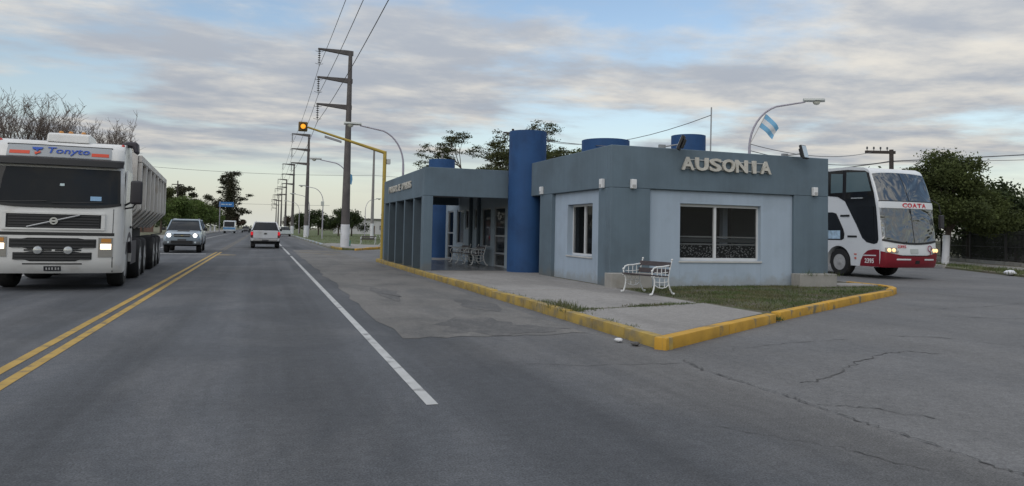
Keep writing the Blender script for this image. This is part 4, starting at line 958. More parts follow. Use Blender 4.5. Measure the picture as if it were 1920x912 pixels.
side_tilt('window', G_busd, [(2.12, 1.36), (5.6, 1.36), (5.6, 2.42), (2.6, 2.42), (2.42, 2.37), (2.06, 1.78), (2.0, 1.6), (2.02, 1.42)], .010)
side_tilt('poster', mat('pale_poster', (.35, .48, .60), .5, var=.35, vs=7), [(2.2, 1.40), (3.2, 1.40), (3.2, 1.72), (2.2, 1.72)], .014)
for y, z in ((1.98, 2.28), (1.62, 1.5)): side_tilt('vent_slot', M_grille, [(y-.22, z-.035), (y+.22, z-.035), (y+.22, z+.035), (y-.22, z+.035)], .010)
rs = side('red_skirt', M_busred, [(.36, .43), (1.24, .43), (1.20, .62), (1.07, .86), (.87, 1.0), (.60, 1.05), (.36, 1.04)], SX, .010)
side('skirt_stripe', M_bus, [(.50, .85), (1.06, .84), (1.09, .80), (.50, .81)], SX, .016)
put_text('fleet_number', '2395', .2, mat('number_white', (.7, .7, .7), .5), bs, (SX-.016, .80, .63), RL, depth=.006, off=.004, fit=(.42, .17))
side('access_hatch', mat('hatch_red', (.55, .15, .12), .5), [(1.40, .82), (1.52, .82), (1.52, .87), (1.40, .87)], SX, .012); side('access_hatch', mat('hatch_red', (.55, .15, .12), .5), [(1.41, .66), (1.50, .66), (1.50, .74), (1.41, .74)], SX, .012)
for s in (-1, 1):
    wheel(bs, s*1.06, 2.3, .52, .34, s)
    for yy in (8.8, 10.1): wheel(bs, s*1.0, yy, .52, .5, s)
MB().box(-1.1, 1.1, .6, 12.5, .46, .9).build('underbody', M_chassis, bs)
MB().prism([(1.72, .42), (2.88, .42), (2.88, .9), (2.6, 1.1), (2.0, 1.1), (1.72, .9)], 'x', -.86, -.6).build('wheel_well', M_chassis, bs)
m_ = MB().tube([(1.18, .55, 3.0), (1.42, .25, 2.75), (1.46, .2, 2.4)], .022, 6).build('mirror_arm', M_black, bs)
MB().box(1.37, 1.55, .12, .24, 1.85, 2.35).build('mirror', mat('mirror_case', (.03, .027, .032), .5), m_, bevel=.04, seg=2)
# --- pickups, minibus, far cars
def sect(y, zb, zt, wb, wm, wt, zm=None):
    zm = zm if zm is not None else zb+(zt-zb)*.55
    return [(-wb, y, zb), (wb, y, zb), (wm, y, zb+(zm-zb)*.35), (wm, y, zm), (wt, y, zt-.05), (wt*.88, y, zt), (0, y, zt+.015), (-wt*.88, y, zt), (-wt, y, zt-.05), (-wm, y, zm), (-wm, y, zb+(zm-zb)*.35)]
G_car = glass('car_glass', (.012, .014, .017), .93, .03, spec=.25)
def pickup(name, label, cat, loc, rz, paint, nose=True):
    p = thing(name, label, cat, loc, rz)
    secs = [sect(.0, .55, .92, .70, .74, .66), sect(.08, .45, .99, .80, .84, .74), sect(.35, .40, 1.04, .84, .89, .80), sect(1.35, .40, 1.13, .86, .90, .82), sect(1.45, .40, 1.15, .86, .90, .84), sect(4.9, .45, 1.15, .86, .90, .86), sect(5.05, .5, 1.13, .84, .88, .84)]
    MB().loft(secs).build('body', paint, p, smooth=35)
    gh = [(1.30, 1.10, 1.14, .80, .80), (1.55, 1.10, 1.32, .83, .78), (2.05, 1.10, 1.66, .84, .66), (2.4, 1.10, 1.70, .84, .66), (4.45, 1.10, 1.70, .84, .66), (4.95, 1.10, 1.20, .84, .80)]
    MB().loft([[(-wb, y, zb), (wb, y, zb), (wt, y, zt-.03), (wt*.9, y, zt), (-wt*.9, y, zt), (-wt, y, zt-.03)] for y, zb, zt, wb, wt in gh]).build('glasshouse', G_car, p, smooth=30)
    MB().loft([[(-w_, y, z-.03), (w_, y, z-.03), (w_*.93, y, z+.02), (-w_*.93, y, z+.02)] for y, z, w_ in ((2.02, 1.66, .655), (2.4, 1.705, .665), (4.40, 1.705, .665), (4.48, 1.68, .655))]).build('roof', paint, p, smooth=30)
    for s in (-1, 1):
        for a_, b_, r_ in (((s*.81, 1.32, 1.14), (s*.665, 2.05, 1.66), .035), ((s*.85, 3.2, 1.12), (s*.67, 3.15, 1.68), .04), ((s*.83, 4.92, 1.16), (s*.66, 4.45, 1.68), .05)): MB().tube([a_, b_], r_, 6).build('pillar', paint, p)
        MB().tube([(s*.60, 2.3, 1.74), (s*.60, 4.2, 1.75)], .018, 5).build('roof_rail', mat('rail_grey', (.3, .3, .32), .4, .4), p)
        MB().box(s*1.0-.09, s*1.0+.09, 1.72, 1.86, 1.12, 1.27).build('mirror', M_black, p, bevel=.03, seg=2)
        wheel(p, s*.76, .95, .36, .25, s); wheel(p, s*.76, 4.05, .36, .25, s)
        for yy in (.95, 4.05):
            MB().prism([(yy+.46*math.cos(R(a)), .38+.46*math.sin(R(a))) for a in range(0, 181, 20)], 'x', s*.70, s*.905).build('wheel_arch', M_chassis, p)
    MB().box(-.7, .7, .3, 4.9, .34, .5).build('underbody', M_chassis, p)
    return p
M_pu = mat('blue_silver_paint', (.30, .36, .42), .3, .35, var=.05, coat=.4)
suv = pickup('pickup_truck', 'blue-grey pickup with bright headlights, oncoming behind the white trailer', 'pickup', (-3.82, 39.6, 0), R(1.5), M_pu)
for z0, z1, h_ in ((.90, .955, .38), (.80, .855, .36)): MB().box(-h_, h_, -.012, .05, z0, z1).build('grille', M_grille, suv)
MB().box(-.42, .42, -.022, .04, .857, .898).build('chrome_bar', M_chrome, suv); MB().box(-.06, .06, -.035, -.02, .86, .895).build('emblem', mat('gold_emblem', (.4, .33, .15), .4), suv)
MB().box(-.84, .84, -.05, .3, .42, .60).build('bumper', mat('bumper_grey', (.10, .11, .12), .5), suv, bevel=.06, seg=2)
MB().box(-.5, .5, -.06, -.04, .47, .62).build('air_inlet', M_grille, suv); MB().box(-.2, .2, -.07, -.055, .60, .70).build('number_plate', mat('plate_dark', (.06, .06, .065), .5), suv)
for s in (-1, 1):
    h_ = MB().box(s*.60-.15, s*.60+.15, -.01, .15, .80, .98).build('headlight', M_hcase, suv, bevel=.04); MB().lathe([(.10, -.012), (.085, -.03), (.001, -.035)], 14, 'y', (s*.60, 0, .88), caps=False).build('lit_reflector', M_headc, h_)
    MB().lathe([(.05, -.055), (.04, -.065), (.001, -.068)], 10, 'y', (s*.62, 0, .53), caps=False).build('fog_lamp', M_lens, suv)
MB().prism([(.55, 1.07), (1.2, 1.16), (1.2, 1.11)], 'x', -.28, .28).build('bonnet_scoop', M_grille, suv)
M_pw = mat('white_pickup_paint', (.56, .57, .59), .35, var=.05, vs=1, dirt=(.42, .41, .40), ds=1.5, dlo=.5, dhi=.8, coat=.3)
hx = pickup('pickup_truck', 'white pickup with canopy seen from behind, driving away in the right lane', 'pickup', (.17, 54.0, 0), R(180), M_pw)
tg = MB().box(-.76, .76, 5.03, 5.09, .66, 1.16).build('tailgate', M_pw, hx, bevel=.02)
MB().box(-.09, .09, 5.092, 5.12, .92, .98).build('tailgate_handle', M_grille, tg, bevel=.01); MB().box(-.07, .07, 5.092, 5.11, 1.0, 1.03).build('emblem', M_chrome, tg)
MB().box(-.72, .72, 5.02, 5.2, .47, .60).build('rear_bumper', mat('bumper_dull', (.25, .245, .24), .5), hx, bevel=.02); MB().box(-.2, .2, 5.2, 5.21, .50, .585).build('number_plate', mat('plate_dark', (.06, .06, .065), .5), hx)
MB().box(-.66, .66, 4.3, 4.97, .28, .47).build('underbody', M_chassis, hx)
for s in (-1, 1):
    t2 = MB().box(s*.82-.075, s*.82+.075, 4.99, 5.10, .70, 1.08).build('tail_light', mat('tail_lens_dark', (.12, .02, .025), .3), hx, bevel=.015); MB().box(s*.82-.07, s*.82+.07, 5.101, 5.108, .86, 1.07).build('lit_lens', M_red, t2)
    MB().box(s*.72-.12, s*.72+.12, 4.45, 4.48, .14, .5).build('mud_flap', M_chassis, hx)
# minibus parked far down on the left
mbn = thing('minibus', 'small white and pale blue minibus far down the left side', 'minibus', (-6.2, 150, 0), 0)
MB().prism([(0, .4), (0, 1.2), (.35, 1.9), (.7, 2.45), (6.2, 2.5), (6.3, .4)], 'x', -1.05, 1.05).build('body', mat('minibus_white', (.6, .63, .65), .4, var=.04), mbn, bevel=.12, seg=2)
MB().box(-1.06, 1.06, -.012, .05, .75, 1.15).build('blue_band', mat('minibus_blue', (.12, .28, .50), .4), mbn)
MB().prism([(.02, 1.25), (.35, 1.92), (.58, 2.25), (.52, 2.27), (.30, 1.96), (-.02, 1.28)], 'x', -.92, .92).build('windscreen', G_car, mbn)
for s in (-1, 1):
    MB().box(s*1.05-.012, s*1.05+.012, .9, 5.8, 1.35, 2.1).build('side_window', G_car, mbn); MB().box(s*.7-.14, s*.7+.14, -.02, .05, .62, .74).build('headlight', M_lens, mbn)
    wheel(mbn, s*.9, 1.1, .36, .24, s); wheel(mbn, s*.9, 4.9, .36, .24, s)
def far_car(label, loc, rz, col):
    c = thing('parked_car', label, 'car', loc, rz, 'small far cars')
    m = mat('car_paint_%02d' % int(col[0]*100), col, .35, var=.05, coat=.3)
    MB().loft([sect(0, .4, .72, .7, .78, .7), sect(.2, .3, .80, .78, .85, .76), sect(1.2, .3, .92, .8, .86, .78), sect(3.6, .3, .95, .8, .86, .78), sect(4.1, .4, .9, .75, .8, .74)]).build('body', m, c, smooth=35)
    MB().loft([[(-wb, y, .88), (wb, y, .88), (wt, y, zt), (-wt, y, zt)] for y, zt, wb, wt in ((1.0, .93, .76, .72), (1.6, 1.42, .78, .58), (3.0, 1.44, .78, .58), (3.7, .98, .76, .7))]).build('glasshouse', G_car, c, smooth=30)
    MB().box(-.57, .57, 1.65, 2.95, 1.425, 1.455).build('roof', m, c, bevel=.01)
    for s in (-1, 1):
        wheel(c, s*.72, .8, .3, .2, s); wheel(c, s*.72, 3.3, .3, .2, s)
        MB().box(s*.6-.12, s*.6+.12, -.01, .05, .56, .68).build('headlight', M_lens, c)
far_car('dark far car oncoming just left of the white pickup', (-3.6, 170, 0), 0, (.03, .03, .035))
far_car('pale far car oncoming behind the dark one', (-4.0, 205, 0), 0, (.45, .45, .44))
far_car('pale parked car on the right beside the second power pole', (3.2, 118, 0), R(180), (.5, .55, .55))

# blue direction sign on the left
sn = thing('road_sign', 'small blue direction sign hanging in front of the tall dark tree', 'sign', (-8.4, 158, .1))
MB().tube([(0, 0, -.1), (0, 0, 6.3)], .09, 8).build('sign_post', M_lpole, sn)
bd = MB().box(-.2, 2.6, -.06, 0, 5.2, 6.2).build('sign_board', mat('sign_blue_sheet', (.03, .16, .42), .5), sn)
for a, b in ((.2, .9), (1.05, 1.45), (1.6, 2.2)): MB().box(a, b, -.07, -.061, 5.6, 5.8).build('sign_mark', mat('sign_white_mark', (.45, .55, .65), .5), bd)
# ------------------------------------------------------------------ vegetation
def leafmat(name, col, col2, transl=.25): return mat(name, col, .75, var=.35, vs=1.6, dirt=col2, ds=.9, dlo=.40, dhi=.62, transl=transl, spec=.25)
LM_dark = leafmat('leaf_dark_green', (.030, .045, .018), (.055, .075, .025))
LM_mid = leafmat('leaf_mid_green', (.065, .095, .026), (.10, .13, .038))
LM_olive = leafmat('leaf_olive', (.085, .092, .034), (.055, .066, .027))
LM_bright = leafmat('leaf_fresh_green', (.085, .13, .032), (.11, .15, .045))
LM_street = leafmat('leaf_street_tree', (.085, .105, .034), (.055, .07, .026), .3)
LM_pine = leafmat('leaf_brown_green', (.045, .048, .026), (.07, .066, .04))
LM_rust = leafmat('leaf_rusty', (.085, .055, .042), (.05, .05, .03))
BK = mat('bark_brown', (.075, .058, .046), .9, var=.25, vs=3, bump=.5, bs=15)
BKg = mat('bark_grey_twigs', (.15, .12, .105), .9, var=.2, vs=2)
def leaves(name, blobs, n, size, m, parent, flat=1.0, shell=.55):
    """many small leaf quads spread through a set of ellipsoid clumps"""
    vol = np.array([b[1][0]*b[1][1]*b[1][2] for b in blobs])**.8; cnt = np.maximum(20, (vol/vol.sum()*n).astype(int))
    C = []
    for (c, r), k in zip(blobs, cnt):
        d = rng.normal(size=(k, 3)); d /= np.linalg.norm(d, axis=1, keepdims=True)
        rad = rng.random(k)**shell; rad *= 1+rng.normal(0, .13, k)
        C.append(np.array(c)+d*rad[:, None]*np.array(r))
    C = np.concatenate(C); k = len(C)
    a = rng.normal(size=(k, 3)); a[:, 2] *= flat; a /= np.linalg.norm(a, axis=1, keepdims=True)
    b = rng.normal(size=(k, 3)); b[:, 2] *= flat; b -= a*(a*b).sum(1, keepdims=True); b /= np.linalg.norm(b, axis=1, keepdims=True)
    s = size*(.5+rng.random(k))[:, None]
    Q = np.stack([C-a*s*.5, C+b*s*.32, C+a*s*.6, C-b*s*.3], 1)
    return quads(name, Q, m, parent)
def limb(mb, p, d, ln, r, depth, spread, tips, rnd, up=.1, shrink=.72, kids=(2, 3), n=6):
    pts = [Vector(p)]; dd = Vector(d).normalized()
    for i in range(3):
        dd = (dd+Vector((rnd.gauss(0, .16), rnd.gauss(0, .16), rnd.gauss(0, .10)+up*.5))).normalized(); pts.append(pts[-1]+dd*ln/3)
    mb.tube(pts, [r, r*.88, r*.76, r*.62], n if depth > 2 else 4 if depth > 1 else 3, cap=False)
    if depth <= 0: tips.append(pts[-1]); return
    for _ in range(rnd.randint(*kids)):
        ax = dd.orthogonal().normalized(); ax.rotate(Matrix.Rotation(rnd.uniform(0, 6.283), 3, dd))
        nd = (dd*math.cos(spread)+ax*math.sin(spread)*rnd.uniform(.6, 1.3)+Vector((0, 0, up))).normalized()
        limb(mb, pts[-1] if rnd.random() < .7 else pts[2], nd, ln*shrink*rnd.uniform(.8, 1.15), r*.62, depth-1, spread, tips, rnd, up, shrink, kids, n)
    if depth <= 2: tips.append(pts[-1])
def tree(name, label, loc, H, blobs, m, nleaf, lsize, trunk_r=.16, trunk_h=None, white=0, group=None, seed=1, flat=1.0, lean=(0, 0), shell=.55):
    rnd = random.Random(seed); t = thing(name, label, 'tree', loc, 0, group)
    th = trunk_h or H*.35; mb = MB(); tips = []
    mb.tube([(0, 0, -.1), (lean[0]*.4, lean[1]*.4, th*.5), (lean[0], lean[1], th)], [trunk_r*1.15, trunk_r, trunk_r*.85], 9, cap=False)
    for c, r in blobs[:8]:
        a = Vector((lean[0], lean[1], th*.92)); b = Vector(c); mid = a.lerp(b, .5)+Vector((rnd.gauss(0, .15), rnd.gauss(0, .15), -.1*H*.1))
        mb.tube([a, mid, b], [trunk_r*.6, trunk_r*.4, trunk_r*.15], 6, cap=False)
        for _ in range(3): mb.tube([mid, b+Vector((rnd.gauss(0, r[0]*.5), rnd.gauss(0, r[1]*.5), rnd.gauss(0, r[2]*.4)))], [trunk_r*.25, trunk_r*.06], 4, cap=False)
    mb.build('trunk', BK, t, smooth=50, recalc=False)
    if white:
        MB().tube([(0, 0, -.05), (lean[0]*.4*white/(th*.5) if white < th*.5 else lean[0]*.4, lean[1]*.3, white)], [trunk_r*1.19, trunk_r*1.06], 10, cap=False).build('whitewashed_trunk', M_white, t, smooth=50)
    leaves('crown', blobs, nleaf, lsize, m, t, flat, shell)
    return t
def blobset(rnd, n, R_, z0, z1, rr, c=(0, 0), flatz=.8):
    o = []
    for i in range(n):
        a = rnd.uniform(0, 6.283); q = R_*math.sqrt(rnd.random()); z = rnd.uniform(z0, z1)
        k = 1-.45*max(0, (z-z0)/(z1-z0+.01))**2
        o.append(((c[0]+q*k*math.cos(a), c[1]+q*k*math.sin(a), z), (rr*rnd.uniform(.6, 1.3), rr*rnd.uniform(.6, 1.3), rr*flatz*rnd.uniform(.6, 1.2))))
    return o
# right-hand street tree
rr_ = random.Random(5)
tree('street_tree', 'round leafy tree with whitewashed trunk beside the coach', (36.8, 30.8, .08), 6.8,
     blobset(rr_, 34, 2.3, 2.7, 5.7, .85, (.2, 0))+[((-.3, 0, 5.9), (1.2, 1.2, .7)), ((2.6, -.6, 3.3), (1.2, 1.2, .9)), ((3.0, -1.2, 2.6), (1.1, 1.1, .8)), ((2.2, -.9, 2.2), (.9, .9, .6)), ((1.4, -1.0, 2.5), (1.1, 1, .7)), ((-1.2, -.5, 3.2), (1.3, 1.2, 1.0)), ((-2.0, .4, 4.6), (1.0, 1, .8))], LM_street, 46000, .13, .17, 2.0, 1.65, seed=3, lean=(.3, 0))
for i, (x, y, h, rad, m_, lb) in enumerate(((44.5, 35.5, 6.6, 2.8, LM_dark, 'dark tree behind the iron fence, directly right of the leafy street tree'), (49.0, 31.0, 5.6, 2.6, LM_dark, 'dark bushy tree behind the fence near the right edge'),
        (41.0, 42.0, 7.0, 3.0, LM_dark, 'dark tree behind the coach roof and street tree'), (54.0, 36.5, 6.9, 3.0, LM_dark, 'tall dark tree farthest back at the right edge'), (43.5, 31.5, 4.6, 2.0, LM_dark, 'dark leafy mass behind the fence just right of the whitewashed trunk'), (45.0, 26.8, 4.4, 2.0, LM_dark, 'low dark tree behind the fence at the right edge'), (40.5, 36.5, 6.0, 2.4, LM_dark, 'dark tree just behind the whitewashed street tree'), (42.9, 29.6, 3.2, 1.7, LM_dark, 'low dark shrub tree in front of the house behind the fence'))):
    q = random.Random(20+i); tree('garden_tree', lb, (x, y, .08), h, blobset(q, 16, rad, h*.3, h*.82, rad*.42), m_, 7000, .22, .14, h*.3, seed=40+i, group='dark trees behind the fence')
# trees behind the station
def acacia(label, loc, H, seed, m, nl, lsz, R_=2.8, dense=False):
    rnd = random.Random(seed); t = thing('acacia_tree', label, 'tree', loc, 0, 'trees behind the station'); mb = MB(); tips = []
    for k in range(4):
        a = k*1.6+rnd.uniform(-.3, .3); limb(mb, (0, 0, 0), (.34*math.cos(a), .34*math.sin(a), 1), H*.40, .15, 5, .58, tips, rnd, -.02, .70, (2, 3), 7)
    mb.build('trunk', BK, t, smooth=50, recalc=False)
    bl = [((p.x, p.y, p.z), (.48, .48, .15)) for p in tips if p.z > H*.4]
    if len(bl) > 700: bl = rnd.sample(bl, 700)
    if dense: bl += blobset(rnd, 14, R_, H*.45, H*.85, .8)
    leaves('crown', bl, nl, lsz, m, t, .6, .8)
acacia('sparse wind-bent thorn tree left of the tall blue tower', (13.9, 46.0, .1), 7.9, 45, LM_olive, 42000, .09)
acacia('sparse thorn tree rising directly behind the tall blue tower', (14.9, 41.5, .1), 7.4, 52, LM_olive, 40000, .09)
acacia('denser green tree just right of the tall blue tower', (16.2, 38.7, .1), 6.4, 17, LM_mid, 15000, .11, 1.7, True)
tree('garden_tree', 'small far treetop above the right end of the parapet', (33.0, 46.0, .08), 7.2, blobset(random.Random(8), 12, 2.0, 3.5, 6.3, .9), LM_mid, 5000, .2, .14, seed=6)
# bare winter trees behind the truck
def bare(label, loc, H, seed, mult=2):
    rnd = random.Random(seed); t = thing('bare_tree', label, 'tree', loc, 0, 'bare trees behind the truck'); mb = MB(); tips = []
    mb.tube([(0, 0, -.1), (.05, 0, H*.22)], [.22, .17], 9, cap=False)
    for k in range(5):
        a = k*1.26+rnd.uniform(-.4, .4); limb(mb, (.05, 0, H*.2), (.5*math.cos(a), .5*math.sin(a), 1), H*.27, .12, 5, .46, tips, rnd, .16, .74, (2, 3), 6)
    mb.build('trunk', BKg, t, recalc=False)
    tw = MB()
    for p in tips:
        for _ in range(mult):
            q = p+Vector((rnd.gauss(0, .22), rnd.gauss(0, .22), rnd.uniform(.1, .5))); tw.tube([p, p.lerp(q, .5)+Vector((rnd.gauss(0, .04), 0, 0)), q], [.014, .011, .006], 3, cap=False)
    tw.build('twigs', BKg, t, recalc=False)
bare('bare tree at the left edge behind the truck cab', (-20.5, 64, .09), 9.6, 4)
bare('tallest bare tree, in the middle behind the truck cab', (-17.2, 62, .09), 10.2, 9)
bare('smaller bare tree right of the others, above the cab air unit', (-12.6, 63, .09), 8.8, 22)
# left-hand avenue
av = [(-11.2, 104, 5.4), (-11.4, 116, 5.8), (-11.0, 128, 5.6), (-11.3, 141, 6.0), (-11.0, 155, 5.8), (-10.8, 170, 5.6), (-10.9, 186, 6)]
ol = ['first', 'second', 'third', 'fourth', 'fifth', 'sixth', 'seventh']
for i, (x, y, h) in enumerate(av):
    q = random.Random(60+i); tree('avenue_tree', ol[i]+' round green avenue tree with whitewashed trunk on the left, counted from the truck', (x, y, .09), h, blobset(q, 16, 2.3, h*.42, h*.84, 1.1), LM_mid if i % 2 else LM_bright, 7000, .24, .15, h*.36, 1.5, 'round trees along the left pavement', seed=70+i)
q = random.Random(90)
tree('tall_tree', 'tall dark ragged tree towering over the left avenue', (-8.5, 205, .09), 17,
     [((0, 0, z), (2.6-.09*abs(z-9), 2.4, 1.5)) for z in (4, 5.5, 7, 8.5, 10, 11.5, 13)]+[((-.3, 0, 14.6), (1.9, 1.8, 1.3)), ((1.3, 0, 15.3), (1.7, 1.5, .8)), ((-1.6, 0, 12.8), (1.2, 1.2, .9)), ((3.2, 0, 8.6), (1.5, 1.2, .6)), ((4.8, 0, 9.6), (1.2, 1.0, .5)), ((3.2, 0, 5.4), (1.8, 1.3, .7)), ((4.6, 0, 5.0), (1.2, 1, .5)), ((-3.0, 0, 6.4), (2.0, 1.5, 1.1))]+[((q.choice((-1, 1))*q.uniform(1.6, 3.0), q.uniform(-1.5, 1.5), q.uniform(4, 15)), (q.uniform(.5, 1.1), .8, q.uniform(.3, .6))) for _ in range(26)], LM_pine, 17000, .30, .4, 5, seed=9, shell=.8)
for i, (x, y, h, rad, lb) in enumerate(((-15.5, 128, 8.6, 2.6, 'loose tall tree behind the avenue, nearest to the trailer'), (-14.5, 150, 9.6, 2.8, 'loose tall tree behind the avenue, left of the tall dark tree'), (-19.5, 112, 7.6, 2.6, 'loose tree behind the avenue, partly hidden by the trailer'), (-13.2, 185, 9.8, 3.0, 'loose tree directly behind the blue sign'))):
    q = random.Random(100+i); tree('loose_tree', lb, (x, y, .09), h, blobset(q, 15, rad, h*.45, h*.88, .95), LM_pine if i % 2 else LM_olive, 5000, .26, .16, h*.4, group='loose trees behind the left avenue', seed=110+i, shell=.75)
tree('rusty_bush', 'rust-tinged round bush at the far left roadside', (-7.9, 225, .09), 6.2, blobset(random.Random(3), 12, 2.6, 1.8, 4.8, 1.3), LM_rust, 5000, .32, .15, 1.5, seed=5)
# plaza trees and shrubs
pz = [(9.6, 136, 5.0, 2.2, LM_dark, 'dark round shrub tree left of the third street lamp'), (12.4, 128, 5.2, 2.4, LM_dark, 'dark round shrub tree behind the third street lamp'), (15.0, 131, 5.0, 2.3, LM_dark, 'dark round shrub tree between third lamp and tallest pole'),
      (19.6, 112, 4.9, 2.2, LM_dark, 'dark shrub tree right of the tallest pole'), (22.4, 118, 6.2, 1.8, LM_olive, 'palm-like taller tree behind the slim grey pole'), (25.0, 108, 4.6, 2.3, LM_dark, 'dark shrub tree beside the end of the bus-stop screen'), (17.0, 96, 2.4, 1.6, LM_olive, 'low wide hedge shrub in front of the small far lamp'),
      (20.2, 99, 2.3, 1.7, LM_olive, 'low wide hedge shrub left of the slim grey pole base'), (7.8, 168, 5.2, 2.2, LM_dark, 'dark tree beyond the second power pole'), (7.6, 235, 6.0, 2.4, LM_rust, 'rusty tree at the far end of the plaza')]
for i, (x, y, h, rad, m_, lb) in enumerate(pz):
    q = random.Random(130+i); tree('plaza_tree', lb, (x, y, .1), h, blobset(q, 13, rad, h*.3, h*.8, rad*.48), m_, 4500, .24, .12, h*.3, group='shrubs and trees on the plaza', seed=150+i)
# far woods on the horizon
far = []
for i in range(150):
    s = -1 if i % 2 else 1; y = 330+rng.random()*260; x = s*(16+rng.random()*(130 if s < 0 else 260)) ; h = 4+rng.random()*4
    far.append(((x, y, h*.5), (5+rng.random()*4, 3, h*.55)))
fo = leaves('far_woods', far, 26000, 1.1, LM_dark, None); tag(fo, 'dark belt of far trees along the horizon', 'trees', kind='stuff')

# ------------------------------------------------------------------ fence and houses
M_fence = mat('dark_fence_iron', (.02, .021, .022), .6, var=.2)
fe = thing('iron_fence', 'dark iron picket fence along the pavement behind the coach', 'fence', (*RB(-6, 5.2), .10), math.atan2(d_.y, d_.x))
FL = 34.0
for z in (.25, 1.0, 1.72): MB().box(0, FL, -.018, .018, z, z+.04).build('rail', M_fence, fe)
pk = MB().box(-.011, .011, -.011, .011, .05, 1.85).prism([(-.02, 1.85), (.02, 1.85), (0, 1.95)], 'y', -.01, .01).mesh('picket'); pk.materials.append(M_fence)
for i in range(int(FL/.15)):
    o = bpy.data.objects.new('picket', pk); COL.objects.link(o); o.parent = fe; o.location = (.08+i*.15, -.034, 0)
for i in range(8): 
    o = MB().box(-.05, .05, -.05, .05, -.1, 2.0).build('post', M_fence, fe); o.location = (i*FL/7, .075, 0)
MB().box(0, FL, -.09, .13, -.1, .18).build('footing', M_conc, fe)
hb = []
for i in range(46):
    p = RB(-7+i*.75, 6.6+rng.random()*.8); hb.append(((p[0], p[1], .6+rng.random()*.8), (.7, .7, .7+rng.random()*.5)))
hg = thing('hedge', 'dark unclipped hedge close behind the iron fence', 'hedge', (0, 0, 0))
leaves('foliage', hb, 16000, .15, LM_dark, hg)
M_hw = mat('house_plaster', (.36, .37, .37), .85, var=.1, vs=.8, bump=.1, bs=30); M_roofd = mat('dark_roof_sheet', (.05, .05, .055), .7, var=.1)
def house(name, label, loc, rz, w_, dp, h, m, rm, wins, door=None, roof='flat', group=None):
    o = thing(name, label, 'house', loc, rz, group)
    MB().box(-w_/2, w_/2, 0, dp, -.1, h).build('wall', m, o)
    if roof == 'flat': MB().box(-w_/2-.35, w_/2+.35, -.5, dp+.3, h+.002, h+.25).build('roof', rm, o, bevel=.02)
    else: MB().prism([(-.4, h+.002), (dp/2, h+1.2), (dp+.4, h+.002)], 'x', -w_/2-.3, w_/2+.3).build('roof', rm, o)
    for (x, z, a, b) in wins:
        f_ = MB().box(x-.06, x+a+.06, -.05, -.002, z-.06, z+b+.06).build('window', M_alu, o); MB().box(x, x+a, -.06, -.051, z, z+b).build('pane', G_win, f_)
    if door: MB().box(door, door+.9, -.05, -.002, 0, 2.05).build('door', mat('door_brown', (.10, .06, .04), .6), o)
    return o
house('house', 'grey house with dark flat roof behind the iron fence', (49.5, 33.0, .08), R(-75), 12, 7, 3.0, mat('dark_house_plaster', (.12, .125, .125), .85, var=.15), M_roofd, [(-4, .9, 1.4, 1.1), (1.5, .9, 1.4, 1.1)], -.6)
house('house', 'low pale house with flat roof behind the avenue, beside the trailer', (-17.5, 92, .09), R(80), 9, 7, 3.6, mat('cream_plaster', (.42, .39, .34), .85, var=.1), mat('grey_roof', (.16, .15, .15), .8), [(-3, 1, 1.3, 1.2), (1, 1, 1.3, 1.2)], -.8)
house('house', 'brick-coloured far house behind the second avenue trees', (-19, 135, .09), R(80), 10, 7, 3.4, mat('brick_plaster', (.25, .14, .10), .85, var=.15), mat('grey_roof', (.16, .15, .15), .8), [(-3, 1, 1.3, 1.2), (1, 1, 1.3, 1.2)], -.8)
house('house', 'white far house behind the plaza shrubs', (24, 178, .1), R(-10), 16, 8, 3.6, mat('white_plaster', (.5, .5, .5), .85, var=.08), mat('grey_roof', (.16, .15, .15), .8), [(-6, 1, 1.5, 1.2), (-2, 1, 1.5, 1.2), (3, 1, 1.5, 1.2)], 1.0)
sh = thing('plaza_shelter', 'small blue-roofed shelter on the plaza left of the station', 'shelter', (21.5, 104, .1))
for x in (-1.6, 1.6):
    for y in (-1, 1): MB().tube([(x, y, 0), (x, y, 2.5)], .06, 6).build('post', M_lpole, sh)
MB().prism([(-2, 2.5), (2, 2.5), (1.9, 2.95), (-1.9, 2.95)], 'y', -1.3, 1.3).build('roof', mat('shelter_blue', (.04, .13, .30), .5), sh)
up3 = thing('utility_pole', 'wooden pole with cross-arms on the left, right of the trailer', 'utility pole', (-14, 96, .09))
MB().lathe([(.14, -.2), (.09, 9.0)], 8).build('pole_shaft', M_wood, up3, smooth=40); MB().box(-1.0, 1.0, -.06, .06, 8.3, 8.44).build('cross_arm', M_wood, up3)
up4 = thing('utility_pole', 'second wooden pole with cross-arm farther along the left', 'utility pole', (-13.5, 130, .09))
MB().lathe([(.14, -.2), (.09, 8.6)], 8).build('pole_shaft', M_wood, up4, smooth=40); MB().box(-.9, .9, -.06, .06, 7.9, 8.04).build('cross_arm', M_wood, up4)
# ------------------------------------------------------------------ grass, weeds, stones
def inpoly(px, py, pol):
    ins = np.zeros(len(px), bool); j = len(pol)-1
    for i in range(len(pol)):
        xi, yi = pol[i]; xj, yj = pol[j]
        c = ((yi > py) != (yj > py)) & (px < (xj-xi)*(py-yi)/(yj-yi+1e-12)+xi); ins ^= c; j = i
    return ins
def blades(P, h0, h1, wd, lean=.6):
    k = len(P); a = rng.random(k)*6.283; dx, dy = np.cos(a), np.sin(a); h = h0+rng.random(k)*(h1-h0); l = rng.normal(0, lean, (k, 2))*h[:, None]
    w_ = wd*(.6+.8*rng.random(k)); z = P[:, 2]
    A = np.stack([P[:, 0]-dx*w_, P[:, 1]-dy*w_, z], 1); B = np.stack([P[:, 0]+dx*w_, P[:, 1]+dy*w_, z], 1); T = np.stack([P[:, 0]+l[:, 0], P[:, 1]+l[:, 1], z+h], 1)
    return np.stack([A, B, T], 1)
M_grass = leafmat('short_grass', (.085, .12, .040), (.13, .125, .06), .2)
